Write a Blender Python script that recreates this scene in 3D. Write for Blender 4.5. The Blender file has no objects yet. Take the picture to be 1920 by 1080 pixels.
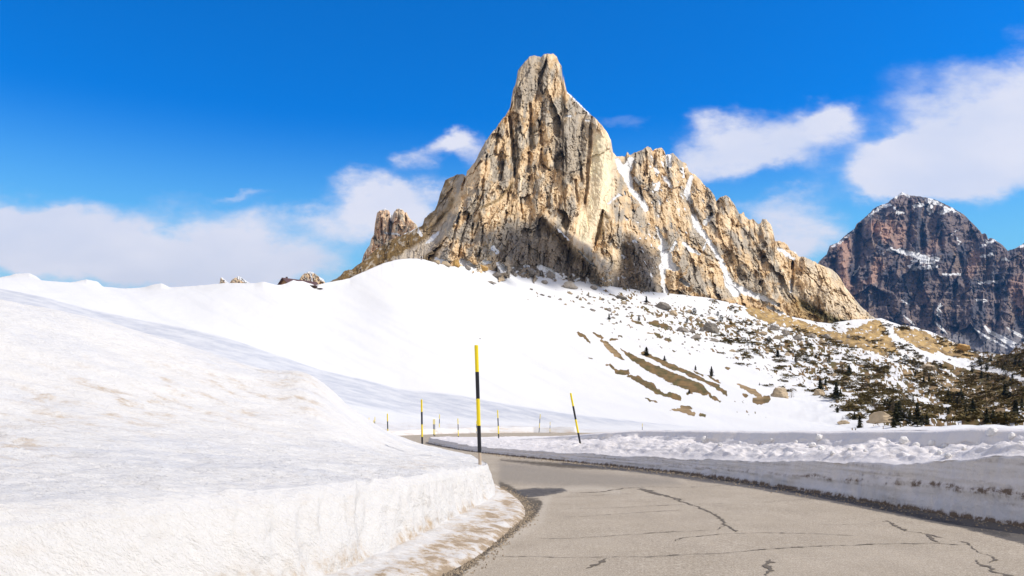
import bpy, math, random
import numpy as np
rng = np.random.default_rng(7); random.seed(7)
S = bpy.context.scene
COL = S.collection
# ------------------------------------------------------------------ camera, sun, sky, exposure
F, CX, CY, EYE = 1500.0, 960.0, 790.0, 1.6          # focal length and horizon in photo pixels
cam = bpy.data.objects.new('camera', bpy.data.cameras.new('camera')); COL.objects.link(cam)
cam.location = (0, 0, EYE); cam.rotation_euler = (math.radians(90), 0, 0)
cam.data.sensor_width = 36; cam.data.lens = 36 * F / 1920; cam.data.shift_y = (CY - 540) / 1920
cam.data.clip_start = .1; cam.data.clip_end = 40000
S.camera = cam
HAZE = 3.8e-5
SUN_EL, SUN_BACK = 46.0, 14.0                       # elevation; degrees behind the camera's right hand
sv = np.array([math.cos(math.radians(SUN_EL)) * math.cos(math.radians(SUN_BACK)),
               -math.cos(math.radians(SUN_EL)) * math.sin(math.radians(SUN_BACK)), math.sin(math.radians(SUN_EL))])
sl = bpy.data.lights.new('sun', 'SUN'); sl.energy = 3.9; sl.angle = math.radians(.53); sl.color = (1, .945, .86)
so = bpy.data.objects.new('sun', sl); COL.objects.link(so)
from mathutils import Vector
so.rotation_euler = Vector(sv).to_track_quat('Z', 'Y').to_euler()
S.view_settings.view_transform = 'Standard'; S.view_settings.look = 'None'
S.view_settings.exposure = 0.2; S.view_settings.gamma = 1
W = bpy.data.worlds.new('World'); S.world = W; W.use_nodes = True
nt = W.node_tree; nt.nodes.clear()
class NB:
    def __init__(s, nt): s.nt = nt
    def n(s, t, **k):
        o = s.nt.nodes.new(t)
        for a, b in k.items(): setattr(o, a, b)
        return o
    def l(s, a, b): s.nt.links.new(a, b)
    def put(s, sock, v):
        if hasattr(v, 'links') or hasattr(v, 'is_linked'): s.l(v, sock)
        else: sock.default_value = v
    def m(s, op, a, b=None, c=None, clamp=False):
        o = s.n('ShaderNodeMath', operation=op); o.use_clamp = clamp
        s.put(o.inputs[0], a)
        if b is not None: s.put(o.inputs[1], b)
        if c is not None: s.put(o.inputs[2], c)
        return o.outputs[0]
    def mix(s, f, a, b, mode='MIX'):
        o = s.n('ShaderNodeMix', data_type='RGBA', blend_type=mode)
        s.put(o.inputs[0], f); s.put(o.inputs[6], a); s.put(o.inputs[7], b)
        return o.outputs[2]
    def smooth(s, x, lo, hi):
        o = s.n('ShaderNodeMapRange', interpolation_type='SMOOTHSTEP')
        s.put(o.inputs[0], x); o.inputs[1].default_value = lo; o.inputs[2].default_value = hi
        return o.outputs[0]
    def noise(s, vec, scale, detail=4, rough=.55, dist=0):
        o = s.n('ShaderNodeTexNoise'); s.l(vec, o.inputs['Vector'])
        o.inputs['Scale'].default_value = scale; o.inputs['Detail'].default_value = detail
        o.inputs['Roughness'].default_value = rough; o.inputs['Distortion'].default_value = dist
        return o.outputs[0]
    def map(s, vec, sc=(1, 1, 1), rot=(0, 0, 0), loc=(0, 0, 0)):
        o = s.n('ShaderNodeMapping'); s.l(vec, o.inputs[0])
        o.inputs['Scale'].default_value = sc; o.inputs['Rotation'].default_value = rot; o.inputs['Location'].default_value = loc
        return o.outputs[0]
b = NB(nt)
sky = b.n('ShaderNodeTexSky', sky_type='NISHITA'); sky.sun_disc = False
sky.sun_elevation = math.radians(SUN_EL); sky.sun_rotation = math.radians(90 + SUN_BACK)
sky.altitude = 2200; sky.air_density = 1.0; sky.dust_density = .3; sky.ozone_density = 2.5
tc = b.n('ShaderNodeTexCoord'); sep = b.n('ShaderNodeSeparateXYZ'); b.l(tc.outputs['Generated'], sep.inputs[0])
dx, dy, dz = sep.outputs
ysafe = b.m('MAXIMUM', dy, .02)
gx = b.m('DIVIDE', dx, ysafe); gz = b.m('DIVIDE', dz, ysafe)
comb = b.n('ShaderNodeCombineXYZ'); b.l(gx, comb.inputs[0]); b.l(gz, comb.inputs[1])
P2 = comb.outputs[0]
# warp the cloud coordinates so the soft ellipses turn ragged
n1 = b.noise(b.map(P2, (1, 1.6, 1)), 6.5, 7, .58); n2 = b.noise(b.map(P2, (1, 1.6, 1), loc=(7, 3, 0)), 6.5, 7, .58)
wx = b.m('ADD', gx, b.m('MULTIPLY', b.m('SUBTRACT', n1, .5), .17)); wz = b.m('ADD', gz, b.m('MULTIPLY', b.m('SUBTRACT', n2, .5), .12))
CL = [(60, 450, 330, 62, 1.), (300, 490, 280, 58, 1.), (-150, 420, 260, 70, .9), (60, 395, 90, 22, .5), (430, 520, 170, 40, .8), (440, 380, 70, 10, .42), (560, 425, 130, 20, .3),
      (775, 290, 36, 24, .75), (820, 262, 50, 19, .85), (872, 262, 38, 26, .8), (905, 300, 40, 36, .65), (700, 360, 50, 36, .62), (740, 392, 90, 46, .95), (790, 372, 60, 34, .6), (620, 420, 60, 30, .3),
      (1185, 232, 48, 18, .36), (1335, 232, 48, 36, .72), (1400, 270, 80, 42, .78), (1480, 235, 95, 46, .85), (1540, 210, 48, 34, .62), (1310, 300, 40, 24, .55), (1400, 305, 60, 22, .6), (1330, 330, 60, 22, .35),
      (1650, 310, 60, 46, .8), (1740, 300, 120, 52, .95), (1860, 260, 130, 60, .95), (1980, 220, 120, 70, .95), (1700, 345, 90, 26, .5), (1660, 262, 60, 16, .35), (1900, 110, 120, 34, .5), (1820, 160, 150, 40, .42), (1600, 330, 130, 40, .35), (1900, 330, 160, 40, .6), (520, 470, 150, 26, .3), (1120, 215, 60, 16, .3), (1750, 210, 100, 30, .3),
      (1460, 385, 70, 24, .55), (1500, 440, 90, 42, .85), (1440, 460, 70, 50, .6), (2150, 120, 220, 90, .8), (180, 160, 200, 12, .08), (-500, 300, 320, 110, .8), (2600, 330, 320, 90, .8)]
tot = None
for (px, py, sx, sz, a) in CL:
    ux = b.m('DIVIDE', b.m('SUBTRACT', wx, (px - CX) / F), sx / F); uz = b.m('DIVIDE', b.m('SUBTRACT', wz, (CY - py) / F), sz / F)
    q = b.m('EXPONENT', b.m('MULTIPLY', b.m('ADD', b.m('MULTIPLY', ux, ux), b.m('MULTIPLY', uz, uz)), -.9))
    q = b.m('MULTIPLY', q, a); tot = q if tot is None else b.m('ADD', tot, q)
det = b.noise(b.map(P2, (1, 1.9, 1), loc=(2, 9, 0)), 12, 12, .62)
dens = b.m('MULTIPLY', tot, b.m('ADD', .1, b.m('MULTIPLY', det, 1.75)))
cov = b.smooth(dens, .17, 1.1)
cov = b.m('MULTIPLY', cov, b.smooth(dy, .02, .3))
# scattered cloud behind and beside the camera, where no photograph shows the sky
back = b.noise(b.map(tc.outputs['Generated'], (1, 1, 2.2), loc=(4, 1, 0)), 2.2, 7, .58)
cov2 = b.m('MULTIPLY', b.smooth(back, .34, .52), b.m('SUBTRACT', 1, b.smooth(dy, .05, .42)))
cov = b.m('MAXIMUM', cov, b.m('MULTIPLY', cov2, .95))
hs = b.n('ShaderNodeHueSaturation'); b.l(sky.outputs[0], hs.inputs['Color']); hs.inputs['Saturation'].default_value = 1.45
hs.inputs['Hue'].default_value = .5
skyc = b.mix(1.0, hs.outputs[0], (.6, 1.42, 1.74, 1), 'MULTIPLY')
skyc = b.mix(b.smooth(dz, .36, .12), skyc, (1.9, 5.2, 7.1, 1))
shade = b.noise(b.map(P2, (1, 1.9, 1), loc=(1, 4, 0)), 5, 5, .5)
low = b.smooth(gz, .10, .30)
cc = b.mix(low, (5.9, 5.95, 6.6, 1), (5.7, 6.1, 7.4, 1)); cc = b.mix(b.m('MULTIPLY', b.smooth(shade, .35, .7), .5), cc, (7.9, 7.6, 7.9, 1))
cc = b.mix(b.smooth(dy, .3, .05), cc, (7.4, 6.7, 6.2, 1)); fin = b.mix(b.m('MULTIPLY', cov, .97), skyc, cc)
bg = b.n('ShaderNodeBackground'); b.l(fin, bg.inputs[0]); bg.inputs[1].default_value = .108
wo = b.n('ShaderNodeOutputWorld'); b.l(bg.outputs[0], wo.inputs[0])

# ------------------------------------------------------------------ helpers
def g(px, py, d):                                    # a pixel and a distance -> a point in the world
    px, py, d = np.broadcast_arrays(np.asarray(px, float), np.asarray(py, float), np.asarray(d, float))
    return np.stack([(px - CX) / F * d, d, EYE + (CY - py) / F * d], -1)
def road_pt(px, py, z=0.):
    d = (EYE - z) * F / (py - CY); return ((px - CX) / F * d, d, z)
_perm = np.random.default_rng(3).permutation(256); _perm = np.concatenate([_perm, _perm, _perm])
_grad = np.random.default_rng(4).normal(size=(256, 3)); _grad /= np.linalg.norm(_grad, axis=1)[:, None]
def perlin(x, y, z=0.):
    x, y, z = np.broadcast_arrays(np.asarray(x, float), np.asarray(y, float), np.asarray(z, float))
    xi, yi, zi = np.floor(x).astype(int), np.floor(y).astype(int), np.floor(z).astype(int)
    xf, yf, zf = x - xi, y - yi, z - zi
    u, v, w = [t * t * t * (t * (t * 6 - 15) + 10) for t in (xf, yf, zf)]
    r = 0.
    for a in (0, 1):
        for c in (0, 1):
            for e in (0, 1):
                h = _perm[_perm[_perm[(xi + a) & 255] + ((yi + c) & 255)] + ((zi + e) & 255)]
                gr = _grad[h]
                d = gr[..., 0] * (xf - a) + gr[..., 1] * (yf - c) + gr[..., 2] * (zf - e)
                r = r + d * (u if a else 1 - u) * (v if c else 1 - v) * (w if e else 1 - w)
    return r * 1.5
def fbm(x, y, z=0., o=4, lac=2.03, gain=.5):
    r, a = 0., 1.
    for i in range(o):
        k = lac ** i; r = r + a * perlin(x * k + i * 17.3, y * k + i * 5.1, np.asarray(z) * k + i * 9.7); a *= gain
    return r
def ridged(x, y, z=0., o=4, lac=2.1, gain=.55):
    r, a = 0., 1.
    for i in range(o):
        k = lac ** i; r = r + a * (1 - 2 * np.abs(perlin(x * k + i * 11.3, y * k + i * 7.7, np.asarray(z) * k + i * 3.1))); a *= gain
    return r
def facets(u, v, seed=0, tilt=1.2, off=1.):
    u, v = np.broadcast_arrays(np.asarray(u, float), np.asarray(v, float)); iu, iv = np.floor(u).astype(int), np.floor(v).astype(int)
    bd = np.full(u.shape, 1e9); out = np.zeros(u.shape)
    for a in (-1, 0, 1):
        for c in (-1, 0, 1):
            cu, cv = iu + a, iv + c; h = _perm[_perm[(cu + seed * 31) & 255] + (cv & 255)]; h2 = _perm[h + 7]; h3 = _perm[h2 + 3]; h4 = _perm[h3 + 11]; h5 = _perm[h4 + 2]
            fu, fv = cu + h / 255., cv + h2 / 255.; d = (u - fu) ** 2 + (v - fv) ** 2
            val = off * (h3 / 255. - .5) + tilt * ((h4 / 255. - .5) * (u - fu) + (h5 / 255. - .5) * (v - fv)) * 2
            m = d < bd; out = np.where(m, val, out); bd = np.where(m, d, bd)
    return out
def sst(x, lo, hi):
    t = np.clip((x - lo) / (hi - lo), 0, 1); return t * t * (3 - 2 * t)
def gsm(a, s, axis=0):
    if s <= 0: return a
    r = int(3 * s) + 1; k = np.exp(-.5 * (np.arange(-r, r + 1) / s) ** 2); k /= k.sum()
    return np.apply_along_axis(lambda v: np.convolve(np.pad(v, r, mode='edge'), k, 'valid'), axis, a)
def curve(pts):                                      # knots -> function of px
    p = sorted(pts); xs = [q[0] for q in p]; ys = [q[1] for q in p]
    return lambda x: np.interp(x, xs, ys)
def stroke(PX, PY, pts, w):                          # 1 on a polyline, 0 past its half width (w: number or one per point)
    if np.isscalar(w): w = [w] * len(pts)
    best = np.full(PX.shape, -9.)
    for (x0, y0), (x1, y1), w0, w1 in zip(pts[:-1], pts[1:], w[:-1], w[1:]):
        L = (x1 - x0) ** 2 + (y1 - y0) ** 2 + 1e-9
        t = np.clip(((PX - x0) * (x1 - x0) + (PY - y0) * (y1 - y0)) / L, 0, 1)
        d = np.hypot(PX - x0 - t * (x1 - x0), PY - y0 - t * (y1 - y0))
        best = np.maximum(best, 1 - d / (w0 + (w1 - w0) * t))
    return np.clip(best, 0, 1)
def inpoly(PX, PY, poly):
    r = np.zeros(PX.shape, bool); n = len(poly)
    for i in range(n):
        x0, y0 = poly[i]; x1, y1 = poly[(i + 1) % n]
        if y0 == y1: continue
        c = ((y0 > PY) != (y1 > PY)) & (PX < (x1 - x0) * (PY - y0) / (y1 - y0) + x0); r ^= c
    return r
def polymask(PX, PY, poly, soft):                    # 1 inside, falling to 0 over soft pixels outside the outline
    ins = inpoly(PX, PY, poly)
    q = poly + [poly[0]]; e = np.full(PX.shape, 1e9)
    for (x0, y0), (x1, y1) in zip(q[:-1], q[1:]):
        L = (x1 - x0) ** 2 + (y1 - y0) ** 2 + 1e-9
        t = np.clip(((PX - x0) * (x1 - x0) + (PY - y0) * (y1 - y0)) / L, 0, 1)
        e = np.minimum(e, np.hypot(PX - x0 - t * (x1 - x0), PY - y0 - t * (y1 - y0)))
    sd = np.where(ins, e, -e)
    return np.clip(.5 + sd / (2 * soft), 0, 1)
def tag(o, label=None, cat=None, group=None, kind=None):
    if label: o['label'] = label
    if cat: o['category'] = cat
    if group: o['group'] = group
    if kind: o['kind'] = kind
    return o
def mesh_obj(name, V, Fc, mats, parent=None, smooth=False, midx=None):
    me = bpy.data.meshes.new(name); me.from_pydata([tuple(v) for v in V], [], [tuple(f) for f in Fc])
    for m in (mats if isinstance(mats, (list, tuple)) else [mats]): me.materials.append(m)
    if midx is not None: me.polygons.foreach_set('material_index', np.asarray(midx, dtype=np.int32))
    if smooth: me.polygons.foreach_set('use_smooth', np.ones(len(me.polygons), bool))
    me.update(); o = bpy.data.objects.new(name, me); COL.objects.link(o)
    if parent: o.parent = parent
    return o
def grid_obj(name, P, mat, attrs=None, smooth=True, flip=False):
    n, m = P.shape[:2]; me = bpy.data.meshes.new(name)
    idx = np.arange(n * m).reshape(n, m)
    q = np.stack([idx[:-1, :-1], idx[1:, :-1], idx[1:, 1:], idx[:-1, 1:]], -1).reshape(-1, 4)
    if flip: q = q[:, ::-1]
    me.vertices.add(n * m); me.vertices.foreach_set('co', P.reshape(-1).astype(np.float32))
    me.loops.add(q.size); me.loops.foreach_set('vertex_index', q.reshape(-1).astype(np.int32))
    me.polygons.add(len(q)); me.polygons.foreach_set('loop_start', np.arange(0, q.size, 4, dtype=np.int32))
    me.polygons.foreach_set('loop_total', np.full(len(q), 4, np.int32))
    me.polygons.foreach_set('use_smooth', np.full(len(q), smooth, bool))
    for k, a in (attrs or {}).items():
        a = np.asarray(a, np.float32)
        if a.ndim == 2: a = np.ascontiguousarray(np.broadcast_to(a, (n, m)))
        if a.ndim == 3:
            at = me.attributes.new(k, 'FLOAT_COLOR', 'POINT'); c = np.concatenate([a.reshape(-1, 3), np.ones((n * m, 1), np.float32)], 1)
            at.data.foreach_set('color', c.reshape(-1))
        else:
            at = me.attributes.new(k, 'FLOAT', 'POINT'); at.data.foreach_set('value', a.reshape(-1))
    me.materials.append(mat); me.update(calc_edges=True); me.validate()
    o = bpy.data.objects.new(name, me); COL.objects.link(o); return o

# ------------------------------------------------------------------ materials
def surf_mat(name, sc, stretch=(1, 1, 1), rot=(0, 0, 0), contrast=.6, bump=.4, bdist=1., snowk=.7, snow_scale=1., snowcol=(.64, .64, .635), fine=6., rough=.9):
    m = bpy.data.materials.new(name); m.use_nodes = True; t = m.node_tree; t.nodes.clear(); b = NB(t)
    tc = b.n('ShaderNodeTexCoord'); v = b.map(tc.outputs['Object'], stretch, rot)
    a = b.n('ShaderNodeAttribute', attribute_name='col'); s = b.n('ShaderNodeAttribute', attribute_name='snow'); dr = b.n('ShaderNodeAttribute', attribute_name='dirt')
    gy = b.n('ShaderNodeAttribute', attribute_name='grey')
    na = b.noise(v, sc, 6, .62); nb_ = b.noise(v, sc * fine, 4, .65)
    k = b.m('ADD', b.m('MULTIPLY', b.m('SUBTRACT', na, .5), contrast * 2), b.m('MULTIPLY', b.m('SUBTRACT', nb_, .5), contrast * 1.4))
    k = b.m('ADD', 1, k); k = b.m('MAXIMUM', k, .15)
    kc = b.n('ShaderNodeCombineXYZ'); [b.l(k, kc.inputs[i]) for i in range(3)]
    base = b.mix(1., a.outputs['Color'], kc.outputs[0], 'MULTIPLY')
    sn = b.noise(b.map(tc.outputs['Object'], (1, 1, 1)), sc * snow_scale * 2.2, 6, .68)
    sm = b.smooth(b.m('ADD', s.outputs['Fac'], b.m('MULTIPLY', b.m('SUBTRACT', sn, .5), snowk)), .47, .53)
    dn = b.noise(v, sc * 1.7, 7, .7)
    dm = b.m('MULTIPLY', dr.outputs['Fac'], b.m('ADD', .25, b.m('MULTIPLY', b.smooth(dn, .38, .68), 1.1)), clamp=True)
    snc = b.mix(b.m('MULTIPLY', gy.outputs['Fac'], b.m('ADD', .6, b.m('MULTIPLY', b.smooth(dn, .3, .7), .6)), clamp=True), (*snowcol, 1), (.42, .44, .485, 1))
    snc = b.mix(dm, snc, (.42, .30, .19, 1))
    col = b.mix(sm, base, snc)
    bs = b.n('ShaderNodeBsdfPrincipled'); b.l(col, bs.inputs['Base Color']); bs.inputs['Roughness'].default_value = rough
    bs.inputs['Specular IOR Level'].default_value = .2
    h = b.m('ADD', b.m('MULTIPLY', na, 1.), b.m('MULTIPLY', nb_, .35))
    bp = b.n('ShaderNodeBump'); bp.inputs['Distance'].default_value = bdist; b.l(h, bp.inputs['Height'])
    b.put(bp.inputs['Strength'], b.m('MULTIPLY', b.m('SUBTRACT', 1.0, b.m('MULTIPLY', sm, .75)), bump))
    b.l(bp.outputs[0], bs.inputs['Normal'])
    o = b.n('ShaderNodeOutputMaterial'); b.l(bs.outputs[0], o.inputs[0]); return m
def snow_mat(name, sc, bump, bdist, stretch=(1, 1, 1), rot=(0, 0, 0), col=(.685, .67, .645), dcol=(.46, .35, .23), vary=.04):
    m = bpy.data.materials.new(name); m.use_nodes = True; t = m.node_tree; t.nodes.clear(); b = NB(t)
    tc = b.n('ShaderNodeTexCoord'); v = b.map(tc.outputs['Object'], stretch, rot)
    dr = b.n('ShaderNodeAttribute', attribute_name='dirt'); gy = b.n('ShaderNodeAttribute', attribute_name='grey')
    na = b.noise(v, sc, 8, .6, 0); nb_ = b.noise(v, sc * 5, 5, .65); nl = b.noise(tc.outputs['Object'], sc * .35, 5, .6)
    dn = b.noise(tc.outputs['Object'], sc * .9, 9, .75)
    dm = b.m('MULTIPLY', dr.outputs['Fac'], b.m('ADD', .2, b.m('MULTIPLY', b.smooth(dn, .4, .66), 1.1)), clamp=True)
    c = b.mix(b.m('MULTIPLY', b.smooth(nl, .35, .7), 1.), tuple(x * (1 - vary) for x in col) + (1,), (*col, 1))
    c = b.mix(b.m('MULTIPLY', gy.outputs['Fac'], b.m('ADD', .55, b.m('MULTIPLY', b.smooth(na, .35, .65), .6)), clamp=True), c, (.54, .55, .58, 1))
    c = b.mix(b.smooth(dm, 0, 1.), c, (*dcol, 1))
    dk = b.m('MULTIPLY', b.smooth(dm, .8, 1.25), .7); c = b.mix(dk, c, (.10, .075, .055, 1))
    bs = b.n('ShaderNodeBsdfPrincipled'); b.l(c, bs.inputs['Base Color']); bs.inputs['Roughness'].default_value = .75
    bs.inputs['Specular IOR Level'].default_value = .3
    h = b.m('ADD', na, b.m('MULTIPLY', nb_, .35))
    bp = b.n('ShaderNodeBump'); bp.inputs['Distance'].default_value = bdist; bp.inputs['Strength'].default_value = bump; b.l(h, bp.inputs['Height']); b.l(bp.outputs[0], bs.inputs['Normal'])
    o = b.n('ShaderNodeOutputMaterial'); b.l(bs.outputs[0], o.inputs[0]); return m
def plain_mat(name, col, sc=4., var=.35, rough=.8, bump=.2, bdist=.02, stretch=(1, 1, 1), rand=0., metal=0.):
    m = bpy.data.materials.new(name); m.use_nodes = True; t = m.node_tree; t.nodes.clear(); b = NB(t)
    tc = b.n('ShaderNodeTexCoord'); v = b.map(tc.outputs['Object'], stretch)
    na = b.noise(v, sc, 6, .65)
    k = b.m('ADD', 1 - var, b.m('MULTIPLY', na, 2 * var))
    if rand:
        oi = b.n('ShaderNodeObjectInfo'); k = b.m('MULTIPLY', k, b.m('ADD', 1 - rand, b.m('MULTIPLY', oi.outputs['Random'], 2 * rand)))
    kc = b.n('ShaderNodeCombineXYZ'); [b.l(k, kc.inputs[i]) for i in range(3)]
    c = b.mix(1., (*col, 1), kc.outputs[0], 'MULTIPLY')
    bs = b.n('ShaderNodeBsdfPrincipled'); b.l(c, bs.inputs['Base Color']); bs.inputs['Roughness'].default_value = rough; bs.inputs['Metallic'].default_value = metal
    bs.inputs['Specular IOR Level'].default_value = .3
    bp = b.n('ShaderNodeBump'); bp.inputs['Distance'].default_value = bdist; bp.inputs['Strength'].default_value = bump; b.l(na, bp.inputs['Height']); b.l(bp.outputs[0], bs.inputs['Normal'])
    o = b.n('ShaderNodeOutputMaterial'); b.l(bs.outputs[0], o.inputs[0]); return m

M_rock = surf_mat('dolomite_rock', .16, (1, 1, .38), contrast=.34, bump=.85, bdist=2.0, snowk=.4, snow_scale=1.1, fine=5.)
M_far = surf_mat('far_rock', .018, (1, 1, .6), contrast=.4, bump=.6, bdist=10, snowk=.6, snow_scale=1.6, fine=5.)
M_terr = surf_mat('snow_slope', .22, (1, 1, 1), contrast=.85, bump=.25, bdist=.5, snowk=.55, snow_scale=1.5, fine=5.)
M_snow = snow_mat('old_snow', 4., .85, .09, (.8, 2.2, 2.0), (0, 0, .5))
M_wall = snow_mat('cut_snow', 5.5, .7, .06, (1, 1, .8), col=(.70, .665, .645), dcol=(.17, .125, .09))
M_flat = snow_mat('flat_snow', .6, .3, .1)

# ------------------------------------------------------------------ ground and road
gs = np.array([[[x, y, -2.5] for y in (-1500, 6000)] for x in (-3500, 4500)], float)
tag(grid_obj('ground', gs, M_flat, flip=True), kind='structure')

def resample(pts, n, k=None):
    p = np.array(pts, float)
    t = np.arange(len(p)); tt = np.linspace(0, len(p) - 1, n) if k is None else k
    out = np.zeros((len(tt), p.shape[1]))
    for j in range(p.shape[1]):                       # Catmull-Rom through the knots
        i = np.clip(np.floor(tt).astype(int), 0, len(p) - 2); f = tt - i
        p0 = p[np.clip(i - 1, 0, len(p) - 1), j]; p1 = p[i, j]; p2 = p[i + 1, j]; p3 = p[np.clip(i + 2, 0, len(p) - 1), j]
        out[:, j] = .5 * ((2 * p1) + (-p0 + p2) * f + (2 * p0 - 5 * p1 + 4 * p2 - p3) * f * f + (-p0 + 3 * p1 - 3 * p2 + p3) * f ** 3)
    return out
def even_params(pts, steps):                          # knot parameters spaced by ds(y) along the path
    q = resample(pts, 4000); tt = np.linspace(0, len(pts) - 1, 4000)
    s = np.concatenate([[0], np.cumsum(np.hypot(*np.diff(q[:, :2], axis=0).T) / steps((q[1:, 1] + q[:-1, 1]) / 2))])
    return np.interp(np.arange(0, s[-1], 1.), s, tt)

RL = [(-14, -8), (-9, -3.5), (-4.2, 3.2), (-2.9, 5.6), (-2.2, 8), (-1.5, 11), (-1.3, 14), (-1.7, 18), (-3, 22), (-7, 28), (-12, 37), (-16.5, 52), (-18.5, 66), (-17, 83), (-12, 98), (-2, 109.5), (12, 114.5), (40, 116), (90, 116)]
RR = [(15, -8), (12.5, 0), (10.2, 7), (9, 12.6), (8.2, 16.4), (7.4, 20.8), (6.4, 25), (5.2, 28), (3.3, 32.8), (.6, 38), (-1.7, 43.5), (-4.4, 54), (-5.4, 61), (-5, 67), (-2.8, 74), (4, 79), (15, 82), (40, 85), (90, 90)]
tk = even_params(RL, lambda y: .07 + np.clip(y, 4, 120) ** 1.5 * .0018)
l = resample(RL, 0, tk); r = resample(RR, 0, tk)
NA = 150; f = np.linspace(0, 1, NA)[None, :, None]
XY = l[:, None] * (1 - f) + r[:, None] * f
P = np.concatenate([XY, np.zeros(XY.shape[:2] + (1,))], -1)
P[..., 2] = .012 * fbm(P[..., 0] * .35, P[..., 1] * .35, 1., 2)
PXr = CX + F * P[..., 0] / np.maximum(P[..., 1], .5); PYr = CY + F * EYE / np.maximum(P[..., 1], .5)
wet_shade = polymask(PXr, PYr, [(940, 921), (1000, 915), (1055, 915), (1066, 920), (1040, 926), (1010, 932), (985, 934), (960, 926)], 3) + \
    .8 * polymask(PXr, PYr, [(945, 871), (1000, 872), (1060, 880), (1100, 884), (1060, 884), (990, 878), (940, 878)], 3) * .5
grav = np.maximum(polymask(PXr, PYr, [(936, 900), (962, 912), (990, 932), (1014, 936), (1019, 948), (1010, 962), (1000, 972), (962, 1002), (915, 1038), (866, 1080), (700, 1200), (600, 1200), (820, 1080), (900, 1030), (950, 985), (975, 960), (970, 935), (935, 915)], 7),
                  polymask(PXr, PYr, [(1050, 878), (1200, 884), (1330, 900), (1420, 909), (1500, 925), (1640, 952), (1900, 1010), (1900, 1000), (1640, 945), (1500, 918), (1420, 900), (1250, 880), (1090, 870), (936, 860), (936, 864)], 5))
pale = np.maximum(stroke(PXr, PYr, [(1025, 935), (1010, 975), (960, 1010), (900, 1050), (840, 1090)], 14), stroke(PXr, PYr, [(1060, 918), (1110, 915), (1160, 922)], 8))
wet_shade += 1.0 * polymask(PXr, PYr, [(1050, 866), (1200, 879), (1400, 903), (1600, 932), (1800, 960), (1920, 982), (2100, 1020), (2100, 1078), (1920, 1022), (1800, 990), (1600, 950), (1400, 915), (1200, 887), (1050, 871)], 3)  # right bank's shadow on the asphalt, deepened by a painted dark strip
grav = np.maximum(grav, .55 * np.clip(polymask(PXr, PYr, [(940, 921), (1000, 913), (1058, 914), (1070, 920), (1040, 928), (1000, 936), (960, 930)], 5), 0, 1))
old = polymask(PXr, PYr, [(935, 866), (1100, 884), (1260, 897), (1280, 908), (1180, 912), (1060, 912), (935, 904)], 6)
mr = bpy.data.materials.new('asphalt'); mr.use_nodes = True; t = mr.node_tree; t.nodes.clear(); b = NB(t)
tcn = b.n('ShaderNodeTexCoord'); o_ = tcn.outputs['Object']
at = lambda s: b.n('ShaderNodeAttribute', attribute_name=s).outputs['Fac']
n_big = b.noise(o_, .8, 6, .6); n_mid = b.noise(b.map(o_, (1, .25, 1), rot=(0, 0, -.1)), 2.2, 5, .6); n_f = b.noise(o_, 55, 3, .7); n_g = b.noise(o_, 24, 5, .75)
vor = b.n('ShaderNodeTexVoronoi'); b.l(o_, vor.inputs['Vector']); vor.inputs['Scale'].default_value = 48
c = b.mix(b.smooth(n_big, .3, .72), (.355, .298, .222, 1), (.435, .37, .285, 1))
c = b.mix(b.m('MULTIPLY', b.smooth(n_mid, .42, .75), .45), c, (.30, .25, .19, 1))
c = b.mix(b.m('MULTIPLY', at('old'), .8), c, (.20, .175, .145, 1))
c = b.mix(b.m('MULTIPLY', b.smooth(n_f, .5, .7), .7), c, (.66, .60, .50, 1)); c = b.mix(b.m('MULTIPLY', b.smooth(n_f, .5, .32), .75), c, (.12, .10, .08, 1))
n_c = b.noise(o_, 14, 6, .75); c = b.mix(b.m('MULTIPLY', b.smooth(n_c, .35, .62), .6), b.mix(.25, c, (.16, .135, .10, 1)), c); c = b.mix(b.m('MULTIPLY', b.smooth(n_c, .52, .66), .5), c, (.47, .41, .33, 1))
c = b.mix(b.m('MULTIPLY', at('pale'), .45), c, (.46, .41, .34, 1))
gc = b.mix(b.smooth(vor.outputs['Distance'], .1, .5), (.40, .33, .24, 1), (.07, .055, .04, 1)); gc = b.mix(b.smooth(n_g, .42, .6), (.10, .085, .065, 1), gc)
n_h = b.noise(o_, 4.5, 5, .7); gm = b.smooth(b.m('ADD', b.m('ADD', at('gravel'), b.m('MULTIPLY', b.m('SUBTRACT', n_h, .5), 1.5)), b.m('MULTIPLY', b.m('SUBTRACT', n_g, .5), 1.3)), .45, .75)
c = b.mix(gm, c, gc)
wm = b.smooth(b.m('ADD', b.m('ADD', at('wet_shade'), b.m('MULTIPLY', b.m('SUBTRACT', n_h, .5), 1.5)), b.m('MULTIPLY', b.m('SUBTRACT', n_g, .5), 1.6)), .4, .75)
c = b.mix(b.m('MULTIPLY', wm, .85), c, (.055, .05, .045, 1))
bs = b.n('ShaderNodeBsdfPrincipled'); b.l(c, bs.inputs['Base Color']); b.l(b.m('SUBTRACT', .92, b.m('MULTIPLY', wm, .3)), bs.inputs['Roughness']); bs.inputs['Specular IOR Level'].default_value = .25
bp = b.n('ShaderNodeBump'); bp.inputs['Strength'].default_value = .5; bp.inputs['Distance'].default_value = .012; b.l(b.m('ADD', n_f, b.m('MULTIPLY', b.m('MULTIPLY', gm, vor.outputs['Distance']), 3)), bp.inputs['Height']); b.l(bp.outputs[0], bs.inputs['Normal'])
o = b.n('ShaderNodeOutputMaterial'); b.l(bs.outputs[0], o.inputs[0])
road = tag(grid_obj('road', P, mr, dict(wet_shade=wet_shade, gravel=grav, pale=pale, old=old), flip=True), kind='structure')

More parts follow.
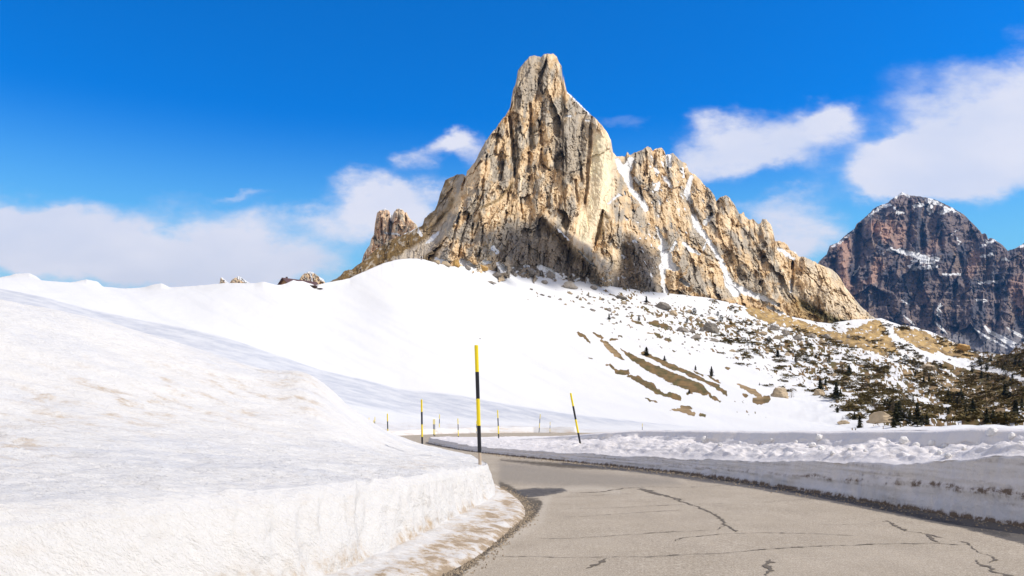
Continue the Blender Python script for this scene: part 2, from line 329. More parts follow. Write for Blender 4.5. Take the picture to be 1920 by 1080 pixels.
# cracks in the asphalt, traced where they lie on the road
def z3(L): return [(1200 + x / 2.667, 760 + y / 2.667) for x, y in L]
def z4(L): return [(780 + x / 3.84, 840 + y / 3.84) for x, y in L]
CR = [(z3([(0, 415), (90, 440), (160, 465), (230, 490), (280, 508), (330, 525), (365, 542), (390, 560), (410, 582), (430, 600), (455, 615), (480, 635)]), .06),
      (z3([(0, 415), (30, 425), (60, 432), (100, 452)]), .12), (z3([(0, 505), (240, 497), (640, 487), (960, 460)]), .016), (z3([(0, 535), (240, 522)]), .012), (z3([(430, 580), (540, 573)]), .012),
      (z3([(0, 640), (200, 632), (390, 625)]), .022), (z3([(390, 625), (400, 612), (430, 604)]), .02), (z3([(180, 670), (215, 662), (400, 645), (600, 638), (750, 640), (930, 645), (1100, 655)]), .022), (z3([(180, 672), (205, 660)]), .06),
      (z3([(0, 757), (200, 748), (400, 740), (640, 720), (870, 705), (1050, 700), (1230, 695), (1480, 690), (1560, 698), (1650, 700)]), .024), (z3([(850, 595), (1050, 594), (1210, 590)]), .012),
      (z3([(1210, 580), (1235, 575), (1260, 590), (1300, 612), (1340, 630), (1390, 636), (1430, 645), (1455, 664), (1480, 680), (1500, 692)]), .045), (z3([(1430, 640), (1480, 655), (1540, 672)]), .03),
      (z3([(1540, 672), (1640, 690), (1670, 712), (1700, 740), (1740, 752), (1780, 775), (1740, 790)]), .03), (z3([(1680, 775), (1700, 795), (1740, 810), (1780, 835), (1830, 845), (1900, 870)]), .05),
      (z3([(640, 770), (652, 788), (636, 806), (655, 825), (635, 853)]), .09),
      (z4([(1000, 357), (1250, 345), (1450, 330), (1650, 330)]), .018), (z4([(1100, 322), (1330, 315), (1420, 302), (1500, 290), (1700, 280), (1920, 283), (2100, 278), (2300, 270)]), .05),
      (z4([(1580, 295), (1640, 302), (1740, 335), (1820, 352), (1920, 380)]), .09), (z4([(1050, 445), (1300, 435), (1600, 424), (1920, 410)]), .014), (z4([(980, 500), (1250, 490), (1550, 470), (1920, 447)]), .014),
      (z4([(850, 655), (1120, 650), (1450, 630), (1920, 598)]), .018), (z4([(530, 780), (900, 785), (1040, 790), (1400, 785), (1920, 772)]), .016), (z4([(910, 785), (960, 790), (1035, 790)]), .06),
      (z4([(1230, 870), (1330, 820), (1400, 785)]), .045), (z4([(1000, 407), (1070, 410)]), .03), (z4([(1860, 670), (1900, 655)]), .05), (z4([(1650, 300), (1720, 330)]), .16)]
V, Q = [], []
for pts, w in CR:
    w3 = np.array([road_pt(*p)[:2] for p in pts]); seg = np.concatenate([[0], np.cumsum(np.hypot(*np.diff(w3, axis=0).T))])
    n = max(6, int(seg[-1] / .05)); s = np.linspace(0, seg[-1], n); x = np.interp(s, seg, w3[:, 0]); y = np.interp(s, seg, w3[:, 1])
    o1 = rng.uniform(0, 99); jit = (.02 + .6 * w) * (fbm(s * 3, o1, 0., 4) + .6 * fbm(s * 14, o1, 5., 3)) ; dxs = np.gradient(x); dys = np.gradient(y); L = np.hypot(dxs, dys) + 1e-9; nx, ny = -dys / L, dxs / L
    x = x + nx * jit; y = y + ny * jit
    hw = w * .5 * np.clip(.7 + 1.7 * fbm(s * 9, o1 + 7, 0., 4), .32, 2.2) * np.clip(np.minimum(s, seg[-1] - s) * 6, .1, 1)
    z = .006 + .012 * fbm(x * .35, y * .35, 1., 2); a0 = len(V)
    for i in range(n):
        e1, e2 = hw[i] * rng.uniform(.5, 1.4), hw[i] * rng.uniform(.5, 1.4)
        V += [(x[i] + nx[i] * e1, y[i] + ny[i] * e1, z[i]), (x[i] - nx[i] * e2, y[i] - ny[i] * e2, z[i])]
        if i: Q.append((a0 + 2 * i - 2, a0 + 2 * i - 1, a0 + 2 * i + 1, a0 + 2 * i))
tag(mesh_obj('road_cracks', V, Q, plain_mat('crack_tar', (.13, .108, .08), 30, .5)), kind='structure')

# ------------------------------------------------------------------ snowbank sweep
def bank(name, base, prof, mat, ds, noise, dirtf, side=1.):
    """base: knots (x, y); prof(t) -> list of (offset, z) knots for each path sample; returns grid"""
    tk = even_params(base, ds); c = resample(base, 0, tk); d = np.gradient(c, axis=0); d /= np.linalg.norm(d, axis=1)[:, None] + 1e-9
    nrm = np.stack([d[:, 1], -d[:, 0]], -1) * side
    for k in range(2): nrm[:, k] = gsm(nrm[:, k], 3)
    return tk, c, nrm
RB = [(13.6, -8), (11.3, 0), (9.15, 7), (7.75, 12), (7.05, 16), (6.15, 20.9), (5.2, 24.5), (4.25, 26.9), (2.5, 31), (0, 36.6), (-2.4, 43), (-5.2, 54), (-6.3, 60), (-6.0, 67), (-3.4, 74.5), (4, 79.6), (15, 82.6), (40, 86), (90, 91)]
tk, c, nrm = bank('x', RB, None, None, lambda y: .05 + np.clip(y, 6, 120) ** 1.3 * .0011, None, None)
ki = np.arange(len(RB))
lipz = np.interp(tk, ki, [1.15, 1.1, 1.06, 1.02, .78, .56, .44, .40, .36, .30, .30, .42, .40, .12, .1, .1, .1, .1, .1])
lumz = np.interp(tk, ki, [1.3, 1.25, 1.2, 1.17, 1.02, .90, .86, .88, .88, .6, .5, .45, .42, .14, .12, .12, .12, .12, .12])
topz = np.interp(tk, ki, [1.62, 1.6, 1.58, 1.55, 1.45, 1.34, 1.31, 1.30, 1.25, .98, .62, .5, .45, .18, .15, .15, .15, .15, .15])
wid = np.interp(tk, ki, [1, 1, 1, 1, 1, 1, 1.1, 1.2, 1.6, 1.9, 1.6, 1, 1, 1, 1, 1, 1, 1, 1]) 
tz = gsm(topz + .05 * fbm(tk * 3, 2., 0., 3), 4)
kn = [(0, -.05), (0, .0), (.04, .5), (.10, 1.0)]
sK = np.array([0, .05, .3, .62, .66, 1.0, 1.35, 1.75, 1.95, 2.1, 2.35, 2.8, 4.0, 6.0, 9.0])
offs = np.stack([0 * tk, 0 * tk + .0, .10 + 0 * tk, .14 + 0 * tk, .17 + 0 * tk, .17 + .4 * wid, .17 + .8 * wid, .17 + 1.15 * wid, .17 + 1.4 * wid, .17 + 1.50 * wid, .25 + 1.54 * wid, .42 + 1.6 * wid, 2 + 1.8 * wid, 5.5 + 0 * tk, 9 + 0 * tk], 1)
fl = np.interp(tk, ki, [.2] * 10 + [.2, .2, .2, .1, .1, .1, .1, .1, .1])
hz = np.stack([-.08 + 0 * tk, 0 * tk, lipz * .6, lipz * .97, lipz, lipz + (lumz - lipz) * .45, lipz + (lumz - lipz) * .8, lumz, lumz + .02, lumz + (tz - lumz) * .35, lumz + (tz - lumz) * .88, tz, tz * .96, tz * .6, fl], 1)
NS = 130; sv_ = np.concatenate([np.linspace(0, .66, 34), np.linspace(.68, 2.3, 70), np.linspace(2.35, 2.8, 12), np.linspace(2.9, 9, 14)])
OFF = np.array([np.interp(sv_, sK, offs[i]) for i in range(len(tk))]); H = np.array([np.interp(sv_, sK, hz[i]) for i in range(len(tk))])
H[:, 30:] = gsm(H[:, 30:], 1.2, 1)
arc = np.concatenate([[0], np.cumsum(np.hypot(*np.diff(c, axis=0).T))])[:, None]
face = (sv_[None, :] < .66); lump = sst(sv_, .66, .95)[None] * (1 - sst(sv_, 2.0, 2.3))[None]
A_ = arc + 0 * OFF
big = fbm(A_ * .55, OFF * .8, 5., 3); l2 = ridged(A_ * 1.7, OFF * 2.2 + 3, 8., 3)
near = np.clip(1.15 - c[:, 1:2] / 60, .35, 1)
H += lump * near * (.13 * big + .09 * np.maximum(l2 - .35, 0) + .05 * fbm(A_ * 1.1, OFF * 3.2 - A_ * .9, 9., 3) + .03 * fbm(A_ * 6 + OFF * 2, OFF * 6, 2., 3))
H += (sv_[None] > .3) * (sv_[None] < .9) * .02 * fbm(A_ * 4, 3., 0., 3)
H += sst(sv_, .3, .64)[None] * (1 - sst(sv_, 1.2, 2.0)[None]) * near * (.10 * fbm(A_ * .35, 8., 0., 3))
OFF2 = OFF + face * (.09 * fbm(A_ * .5, 3.3, 0., 3) * sst(H, 0, .3) + .035 * fbm(A_ * 3.2, H * 1.5, 1., 3) + .03 * fbm(A_ * 9, H * 1.2, 1., 3)) - .06 * np.exp(-((H / np.maximum(lipz[:, None], .1) - .48) / .07) ** 2) * face * (fbm(A_ * 2, 4., 0., 3) + .3)
OFF2 += face * .02 * fbm(A_ * .4, H * 12, 4., 3)
OFF2 += sst(sv_, 2.0, 2.12)[None] * (1 - sst(sv_, 2.6, 2.9)[None]) * .22 * fbm(A_ * .6, 1.7, 0., 4)
P = np.concatenate([c[:, None, :] + nrm[:, None, :] * OFF2[..., None], H[..., None]], -1)
rel = H / np.maximum(lipz[:, None], .1)
dirt = face * (1.9 * np.exp(-((rel - .50 - .10 * fbm(A_ * .8, 9., 0., 4)) / .05) ** 2) * sst(fbm(A_ * .5, 21., 0., 3), -.6, .1) * np.clip(1.1 - c[:, 1:2] / 26, 0, 1)
               + 2.4 * np.exp(-(H / .055) ** 2) + .10 + .3 * sst(fbm(A_ * .3, H * 14, 2., 3), .1, .5))
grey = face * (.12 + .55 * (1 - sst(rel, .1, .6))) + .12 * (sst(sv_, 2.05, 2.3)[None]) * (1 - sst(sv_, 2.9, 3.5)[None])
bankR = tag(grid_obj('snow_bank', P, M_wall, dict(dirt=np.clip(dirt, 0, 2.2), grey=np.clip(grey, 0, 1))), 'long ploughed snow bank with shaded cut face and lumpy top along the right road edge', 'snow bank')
BR = P
# level snow inside the bend, behind the bank
fx = np.array([[[x, y, .08 + .02 * math.sin(x + y)] for y in np.linspace(0, 1, 2)] for x in (0, 1)])
inner = [(17, -8), (15, 0), (13, 8), (11.5, 14), (10.5, 20), (9, 27), (6, 34), (3, 41), (0, 48), (-2.6, 56), (-3.5, 61), (-2.8, 67), (0, 72), (8, 76.5), (20, 79), (40, 82), (90, 87)]
a = resample(inner, 200); e_ = np.stack([a[:, 0] * 0 + 140, a[:, 1]], -1); fz = np.linspace(0, 1, 40)[None, :, None] ** 1.5
XY = a[:, None] * (1 - fz) + e_[:, None] * fz; P = np.concatenate([XY, .13 + .03 * fbm(XY[..., :1] * .1, XY[..., 1:] * .1)], -1)
tag(grid_obj('snow_meadow', P, M_flat), kind='structure')

# ------------------------------------------------------------------ left bank and mound
def K(px, py, d): return tuple(g(px, py, d))
rows = dict(
    A=[(-12, -5, 0), (-6, 0, 0), (-2.9, 4.2, 0), (-2.4, 4.9, 0), (-1.8, 5.9, 0), (-1.1, 7.4, 0), (-.72, 8.3, 0), (-.38, 9.6, 0), (0, 12, 0), (.23, 13.7, 0), (.16, 16, 0), (-.22, 18.6, 0), (-.9, 21.4, 0), (-4.2, 27.6, 0), (-9, 37, 0), (-14.5, 52, 0)],
    Fo=[(-12.3, -4.6, .12), (-6.6, .6, .12), (-3.5, 4.8, .12), (-3.0, 5.45, .12), (-2.45, 6.3, .12), (-1.85, 7.35, .12), (-1.5, 8.6, .14), (-1.22, 9.9, .15), (-.98, 11.4, .15), (-.72, 13.2, .13), (-.38, 15.9, .10), (-.45, 18.2, .08), (-1.1, 21.2, .08), (-4.5, 27.4, .08), (-9.3, 36.8, .08), (-14.8, 51.8, .08)],
    L=[(-12.6, -4.2, 1.0), (-6.9, 1.1, 1.0), (-3.75, 5.8, .98), (-3.26, 6.4, .97), (-2.7, 7.25, .95), (-2.07, 8.6, .92), (-1.72, 9.8, .88), (-1.42, 10.7, .86), (-1.2, 11.8, .83), (-.98, 13.4, .78), (-.62, 16.0, .71), (-.62, 18.2, .66), (-1.35, 21, .66), (-4.9, 27.1, .7), (-9.8, 36.4, .7), (-15.3, 51.4, .7)],
    Kr=[(-22, 4, 5.6), (-15, 13, 4.9), K(0, 562, 17), K(150, 590, 18), K(300, 632, 19), K(480, 688, 19.5), K(565, 697, 19.5), K(610, 722, 20), K(660, 767, 20.5), K(730, 808, 21), K(800, 834, 21), K(880, 853, 20.8), K(850, 852, 20.6), K(730, 816, 20.4), K(565, 715, 19), K(300, 660, 18.4)])
NK = len(rows['A'])
tk = even_params(rows['L'], lambda y: .045 + np.clip(y, 5, 60) ** 1.2 * .0011)
R_ = {k: resample(v, 0, tk) for k, v in rows.items()}
for k in R_:
    for j in range(3): R_[k][:, j] = gsm(R_[k][:, j], 2)
grids, ann = [], []
def seg_rows(a, bq, n, hor=lambda s: s, ver=lambda s: s, last=False):
    for i in range(n + (1 if last else 0)):
        s = i / n; q = a * 1.; q[:, :2] = a[:, :2] * (1 - hor(s)) + bq[:, :2] * hor(s); q[:, 2] = a[:, 2] * (1 - ver(s)) + bq[:, 2] * ver(s); grids.append(q)
lo = R_['A'].copy(); lo[:, 2] = -.06
seg_rows(lo, R_['A'], 3); ann += [-1 + i / 3 for i in range(3)]
seg_rows(R_['A'], R_['Fo'], 22, ver=lambda s: s ** .7); ann += [i / 22 for i in range(22)]
seg_rows(R_['Fo'], R_['L'], 44, hor=lambda s: s ** 1.0 * .75 + .25 * s ** 5, ver=lambda s: 1 - (1 - s) ** 1.15); ann += [1 + i / 44 for i in range(44)]
vt = lambda s: np.interp(s, [0, .05, .3, .52, .66, .8, .9, .96, 1], [0, .02, .10, .22, .42, .70, .90, .98, 1])
NT = 190
seg_rows(R_['L'], R_['Kr'], NT, hor=lambda s: s ** 1.35, ver=lambda s: vt(s ** 1.35), last=True); ann += [2 + i / NT for i in range(NT + 1)]
P = np.stack(grids, 1); an = np.array(ann)[None, :] + 0 * P[..., 0]
P[:, 60:, 2] = gsm(P[:, 60:, 2], 2.0, 1)
x, y, z = P[..., 0].copy(), P[..., 1].copy(), P[..., 2].copy()
arc = np.concatenate([[0], np.cumsum(np.hypot(*np.diff(R_['L'][:, :2], axis=0).T))])[:, None] + 0 * x
d = np.gradient(R_['L'][:, :2], axis=0); d /= np.linalg.norm(d, axis=1)[:, None]; nout = np.stack([d[:, 1], -d[:, 0]], -1)[:, None, :]
wallm = sst(an, 1.0, 1.15) * (1 - sst(an, 1.95, 2.06)); topm = sst(an, 2.0, 2.1)
flute = .05 * fbm(arc * 1.6, z * .9, 3., 3) + .035 * fbm(arc * 4.5, z * 2.0 + arc * .6, 9., 4) + .014 * fbm(arc * 14, z * 6, 2., 3)
P[..., :2] += nout * (wallm * flute)[..., None]
sc_ = np.clip(1.2 - y / 40, .5, 1.)
rip = fbm(x * 1.1 + y * .5, y * 3.2 - x * 1.2, z * 1.5, 4); cup = ridged((x * .9 - y * .2) * 2.6, (y + .35 * x) * 6.5, z * 2, 3)
P[..., 2] += topm * sc_ * (.06 * fbm(x * .5, y * .5, 2., 3) + .035 * rip - .022 * cup + .010 * fbm(x * 9, y * 14, 1., 2)) * (1 - .5 * sst(an, 2.97, 3.0))
apm = sst(an, .0, .15) * (1 - sst(an, .9, 1.1)); P[..., 2] += apm * (.03 * fbm(x * 3, y * 3, 0., 4) + .02)
lipn = np.exp(-((an - 2.0) / .05) ** 2); P[..., 2] += lipn * .05 * fbm(arc * 2.5, 2., 0., 4)
pxv = CX + F * P[..., 0] / np.maximum(P[..., 1], 1); pyv = CY + F * (EYE - P[..., 2]) / np.maximum(P[..., 1], 1)
dirt = np.where(an < 1.0, .5 + .75 * (1 - sst(an, .45, .8)) , 0) + .75 * (1 - sst(an, 1.0, 1.35)) * (an >= 1) * sst(arc, 8, 14)
dirt *= np.where(an < 1, .55 + .45 * sst(fbm(x * 1.3, y * 1.3, z, 4) + .25, -.3, .35), sst(fbm(x * 1.3, y * 1.3, z, 4) + .25, -.3, .35))
dirt += (an < .06) * 1.2
dirt += topm * (.75 * polymask(pxv, pyv, [(100, 700), (300, 690), (520, 697), (600, 710), (620, 760), (540, 790), (300, 790), (0, 880), (0, 760)], 60) + .25 * stroke(pxv, pyv, [(690, 830), (760, 855), (840, 880)], 40)
                + .22 * stroke(pxv, pyv, [(-100, 940), (300, 912), (600, 892), (800, 872)], 26)) * sst(fbm(x * .9, y * 2.2, 3., 4), -.3, .5)
dirt += wallm * (.13 * sst(ridged(arc * .9, z * 5, 2., 3), .8, 1.4) + .07 * sst(fbm(arc * 1.6, z * 2.5, 6., 4), .0, .5) + .04)
grey = topm * (.5 * sst(fbm(x * .35 + y * .1, y * .9 - x * .3, 4., 4), -.05, .6) + .02)
mound = tag(grid_obj('snow_mound', P, M_snow, dict(dirt=np.clip(dirt, 0, 1.6), grey=np.clip(grey, 0, 1))), 'big smooth snow mound with bright cut wall and brown slushy foot left of the road', 'snow mound')
BL = P

# ------------------------------------------------------------------ snow slope behind
TOP = curve([(-400, 505), (-200, 515), (0, 520), (15, 517), (30, 513), (55, 512), (67, 518), (80, 527), (117, 530), (133, 530), (147, 527), (162, 524), (183, 528), (193, 537), (233, 541), (267, 539), (290, 533), (303, 531), (318, 539), (353, 537),
             (400, 533), (420, 531), (477, 531), (493, 528), (513, 533), (519, 534.5), (528, 534), (536, 531.5), (550, 525), (558, 527), (567, 527), (583, 531.5), (590, 534.5), (600, 532.5), (622, 528), (655, 522), (667, 516), (692, 505), (718, 494), (744, 487), (767, 485), (781, 485), (796, 487), (822, 494), (842, 499), (868, 499), (900, 503),
             (942, 510), (1005, 517), (1080, 526), (1155, 538), (1230, 548), (1275, 552), (1327, 558), (1400, 575), (1460, 588), (1530, 604), (1560, 606), (1600, 600), (1640, 598), (1652, 597), (1690, 610), (1710, 612), (1740, 620), (1755, 626), (1777, 637), (1795, 645), (1815, 657), (1850, 662), (1890, 665), (1905, 650), (1930, 635), (1980, 625), (2100, 605), (2400, 600)])
DT = curve([(-400, 340), (0, 300), (300, 280), (520, 270), (600, 290), (700, 315), (780, 330), (860, 352), (1000, 410), (1250, 455), (1500, 505), (1640, 540), (1790, 560), (1825, 545), (1850, 500), (1920, 440), (2400, 400)])
R0y = curve([(-400, 830), (0, 832), (500, 826), (600, 822), (700, 818.5), (760, 816.5), (830, 813.5), (900, 811.8), (1000, 811), (1200, 812), (1400, 813), (1700, 815), (2000, 818), (2400, 822)])
BT = curve([(-400, 470), (-200, 500), (0, 541), (200, 583), (400, 630), (600, 693), (750, 727), (900, 752), (1050, 775), (1200, 790), (1300, 799), (1350, 803), (1500, 806), (2400, 809)])
BB = curve([(-400, 620), (0, 640), (300, 700), (600, 755), (740, 778), (820, 787), (1000, 797), (1200, 803), (1350, 806), (1500, 807.5), (2400, 812)])
DB = curve([(-400, 190), (0, 178), (300, 168), (600, 155), (900, 145), (1200, 128), (1350, 120), (1500, 118), (2400, 100)])
DBB = curve([(-400, 110), (0, 108), (300, 108), (600, 112), (820, 122), (1000, 124), (1200, 118), (1350, 114), (1500, 112), (2400, 92)])
px = np.arange(-300, 2260, 2.0); NV = 330
topR = TOP(px) + .6 * fbm(px / 14, 1., 0., 3); top = gsm(np.maximum(topR, TOP(px)), 22, 0); r0y = R0y(px); d0 = EYE * F / (r0y - CY)
bt, bb = np.maximum(BT(px), top + 6), np.maximum(BB(px), top + 30)
bb = np.minimum(bb, r0y - 3); bt = np.minimum(bt, bb - 2)
yk = np.stack([r0y + 4, r0y, np.maximum(r0y - 10 + 2 * fbm(px / 40, 3., 0., 3), bb + 1.5), bb, bt, bt + .5 * (top - bt), top], 1)
yk[:, 2] = np.where(r0y - 12 > bb, yk[:, 2], r0y - 1.2)
dk = np.stack([d0 - .2, d0, d0 + 1.0, DBB(px), DB(px), DB(px) + .46 * (DT(px) - DB(px)), DT(px)], 1)
vv = np.concatenate([np.linspace(0, 1, 26, endpoint=False), np.linspace(1, 6, NV - 26)])
PY = np.array([np.interp(vv, np.arange(7), yk[i]) for i in range(len(px))]); D = np.array([np.interp(vv, np.arange(7), dk[i]) for i in range(len(px))])
Ds = gsm(gsm(D, 16, 1), 12, 0); w_ = sst(vv, 2.0, 3.2)[None]; D = D * (1 - w_) + Ds * w_
PY = PY + (topR - top)[:, None] * sst(vv, 5.72, 6.0)[None]
PX = px[:, None] + 0 * PY
P = g(PX, PY, D); X, Y, Z = P[..., 0], P[..., 1], P[..., 2]
hi = sst(vv, 3.2, 4.2)[None] * (1 - .8 * sst(vv, 5.85, 6.)[None])
rough_r = sst(PX - (PY - 560) * .9, 1150, 1650)
# surface: long wind-drawn undulation on the open snow, humps among the scrub on the right
Zn = hi * (.8 * fbm((X + .6 * Y) * .03, (Y - .9 * X) * .008, 2., 3) * (1 - rough_r) + rough_r * (1.6 * fbm(X * .06, Y * .06, 4., 4) + .5 * ridged(X * .16, Y * .16, 1., 3)))
Zn += w_ * .05 * fbm((X + .3 * Y) * .25, (Y - .5 * X) * .09, 2., 4)
P[..., 2] += Zn
# ground showing through
z8 = lambda L: [(1040 + x / 4.8, 600 + y / 4.8) for x, y in L]
cov = np.ones(PX.shape) * 1.0; bare = np.zeros(PX.shape)
def st(pts, w, k=1.0):
    global bare
    ww = [q / 4.8 * 1.3 for q in (w if isinstance(w, (list, tuple)) else [w] * len(pts))]
    bare = np.maximum(bare, k * np.minimum(stroke(WX, WY, z8(pts), ww) * 1.9, 1))
WX = PX + 3.0 * fbm(PX / 9, PY / 7, 1., 4); WY = PY + 2.4 * fbm(PX / 9, PY / 7, 8., 4)
st([(215, 115), (250, 135), (290, 165), (315, 200)], [14, 22, 14, 4]); st([(350, 103), (400, 135), (430, 150)], [9, 12, 12])
st([(425, 180), (470, 215), (510, 260), (560, 310), (625, 362)], [14, 26, 26, 24, 6])
st([(595, 265), (650, 300), (700, 340), (800, 400), (900, 455), (1000, 505), (1100, 550), (1200, 590), (1300, 630), (1360, 662)], [5, 14, 22, 34, 44, 46, 48, 46, 40, 20]); st([(1360, 662), (1430, 700), (1500, 735)], [10, 9, 4])
st([(800, 300), (870, 330), (950, 375), (1050, 425), (1150, 462), (1250, 512), (1350, 562)], [24, 20, 28, 30, 24, 30, 12]); st([(1370, 575), (1440, 610), (1500, 650), (1550, 690)], [18, 26, 16, 8])
st([(465, 405), (500, 400), (560, 470), (620, 480), (660, 470)], [8, 10, 22, 26, 22]); st([(670, 512), (740, 530), (800, 568), (860, 590), (925, 640)], [14, 32, 26, 34, 18]); st([(925, 645), (1000, 665), (1070, 670), (1135, 690)], [10, 12, 22, 9])
st([(820, 690), (860, 712), (920, 728)], [7, 10, 4]); st([(1040, 802), (1120, 808), (1180, 820), (1250, 850)], [5, 12, 22, 20]); st([(1150, 785), (1215, 790)], [20, 20]); st([(1310, 852), (1360, 865)], 10)
st([(1255, 462), (1290, 480), (1335, 500)], [8, 14, 8]); st([(1375, 500), (1405, 515), (1435, 540)], [10, 18, 12]); st([(1435, 545), (1465, 562), (1495, 580)], [8, 16, 10]); st([(1190, 655), (1230, 655)], 9)
st([(1650, 585), (1720, 620), (1780, 660), (1840, 700)], [14, 20, 34, 30]); st([(1800, 740), (1860, 745), (1920, 730)], [16, 28, 26]); st([(1700, 700), (1730, 710)], 12)
st([(900, 120), (935, 140), (975, 155)], [8, 16, 6]); st([(1005, 170), (1050, 185)], 10); st([(700, 8), (750, 20), (795, 45)], [10, 14, 6]); st([(850, 20), (900, 30), (970, 48), (1050, 62)], [14, 22, 16, 8]); st([(500, 165), (560, 165)], 9); st([(580, 135), (605, 145)], 10)
st([(1060, 282), (1072, 290)], 7); st([(1540, 430), (1570, 445)], 9); st([(320, 338), (350, 342)], 5); st([(760, 225), (768, 235)], 5)
stripe_bare = bare.copy()
# scattered openings: none on the clean bowl, dense towards the right
dens = np.zeros(PX.shape)
for (cx, cy, rx, ry, k) in [(1880, 720, 200, 90, 1.), (1780, 690, 150, 70, .85), (1700, 740, 110, 60, .62), (1620, 700, 120, 45, .66), (1520, 650, 120, 40, .66), (1400, 625, 120, 30, .6), (1280, 590, 110, 26, .46), (1600, 760, 90, 40, .5), (1820, 790, 160, 50, .95), (1150, 555, 110, 18, .4), (1500, 715, 70, 30, .35), (1910, 690, 120, 60, 1.), (1660, 790, 60, 30, .6), (1440, 760, 60, 20, .2)]:
    dens = np.maximum(dens, k * np.exp(-((PX - cx) / rx) ** 2 - ((PY - cy) / ry) ** 2))
dens[PY > 807] = 0
u_ = (PX * .9 + PY * .43) / 16; v_ = (PY * .9 - PX * .43) / 6.5
pn = fbm(u_, v_, 3., 5) * .55 + .25 * fbm(PX / 60, PY / 30, 9., 3)
pn = pn + .5 * fbm(u_ * 3.3, v_ * 2.8, 7., 4); dens = np.maximum(dens, np.maximum.reduce([k * np.exp(-((PX - cx) / rx) ** 2 - ((PY - cy) / ry) ** 2) for cx, cy, rx, ry, k in [(1340, 610, 130, 22, .62), (1230, 580, 90, 16, .55), (1560, 690, 110, 34, .7), (1450, 660, 90, 22, .62), (1700, 770, 90, 34, .8), (1640, 730, 80, 30, .72)]])); dens[PY > 807] = 0
scat = sst(pn + dens * .88, .46, .62) * (dens > .04)
clean = np.maximum.reduce([stroke(PX, PY, [(1650, 605), (1680, 642), (1745, 670), (1850, 690), (1920, 715)], [9, 10, 14, 10, 6]), stroke(PX, PY, [(1330, 690), (1450, 745), (1560, 790)], 34) * 1.6])
bare = np.maximum(bare, scat * (1 - np.clip(clean * 2, 0, 1)))
# the ochre grass tongue and grassy flank under the crags
och = np.maximum.reduce([polymask(WX, WY, [(1672, 618), (1700, 614), (1740, 622), (1755, 640), (1765, 660), (1750, 668), (1720, 655), (1690, 640)], 4), polymask(WX, WY, [(1395, 560), (1460, 585), (1560, 622), (1650, 640), (1690, 662), (1650, 668), (1590, 648), (1530, 632), (1462, 612), (1400, 590)], 5),
                         polymask(WX, WY, [(1585, 625), (1640, 599), (1652, 603), (1668, 632), (1690, 665), (1640, 655)], 4), polymask(WX, WY, [(1755, 628), (1800, 650), (1830, 672), (1810, 676), (1770, 664), (1755, 645)], 3)])
bare = np.maximum(bare, och * (.95 - .55 * sst(fbm(PX / 9, PY / 4, 41., 4), .15, .4)))
bare[:, vv < 3.1] = 0
snow = 1 - bare * 1.0
brown = np.array([.17, .105, .04]); ochre = np.array([.40, .27, .11]); tan = np.array([.26, .18, .09]); drk = np.array([.095, .075, .025])
mixn = sst(fbm(PX / 14, PY / 8, 6., 4), -.35, .4)[..., None]
col = brown * (1 - mixn) + drk * mixn
yl = np.maximum.reduce([stroke(PX, PY, z8([(1040, 802), (1250, 850)]), 14), stroke(PX, PY, z8([(1650, 585), (1840, 700)]), 14), stroke(PX, PY, z8([(430, 200), (560, 320)]), 8), stroke(PX, PY, [(1700, 700), (1800, 740), (1880, 770)], 22) * .7])
yl = np.clip(yl * 1.6, 0, 1)[..., None]; col = col * (1 - yl) + tan * yl
och_n = sst(fbm(PX / 12, PY / 5, 31., 5), -.15, .4)[..., None]; col = col * (1 - np.clip(och, 0, 1)[..., None]) + (ochre * (1 - och_n) + np.array([.24, .16, .07]) * och_n) * np.clip(och, 0, 1)[..., None]
firn = sst(PY - BT(PX), -1.5, 2.5) * (1 - sst(PY - BB(PX), -12, 0) * .75) * (1 - sst(PX, 1150, 1420)) * (.75 + .5 * fbm((PX + PY * 2) / 120, (PY - PX * .26) / 5, 2., 4))
firn += .16 * sst(fbm((PX * .9 + PY * .5) / 260, (PY * .9 - PX * .45) / 16, 5., 4), .0, .6) * (vv[None] > 4)
firn = np.clip(firn, 0, 1)
berm = (sst(vv, .6, 1.2) * (1 - sst(vv, 2.2, 2.8)))[None] * (.25 + .5 * sst(fbm(PX / 30, PY / 3, 3., 3), 0, .5))
dirt = berm * .5 + (np.exp(-((vv - .75) / .3) ** 2)[None] * .9)
# back of the ridge
P0 = P[:, -1]; backs = []
for q in np.linspace(.1, 1, 8):
    bk = P0.copy(); bk[:, 1] += q * 120; bk[:, 0] *= (P0[:, 1] + q * 120) / P0[:, 1]; bk[:, 2] -= (q ** 1.4) * 60; backs.append(bk)
nb = len(backs); P = np.concatenate([P, np.stack(backs, 1)], 1)
ext = lambda a_: np.concatenate([a_, np.repeat(a_[:, -1:], nb, 1)], 1)
terr = tag(grid_obj('snow_field', P, M_terr, dict(col=ext(col), snow=ext(snow), dirt=ext(dirt), grey=ext(firn)), flip=True), kind='structure')
TG = (PX, PY, P[:, :PX.shape[1]])
def on_field(x, y):                                   # the point of the slope seen at a pixel
    i = int(np.clip(round((x + 300) / 2), 0, len(px) - 1)); Pc = TG[2][i]
    ys = CY - F * (Pc[:, 2] - EYE) / Pc[:, 1]
    j = int(np.argmin(np.abs(ys[26:] - y))) + 26
    return Pc[j], j
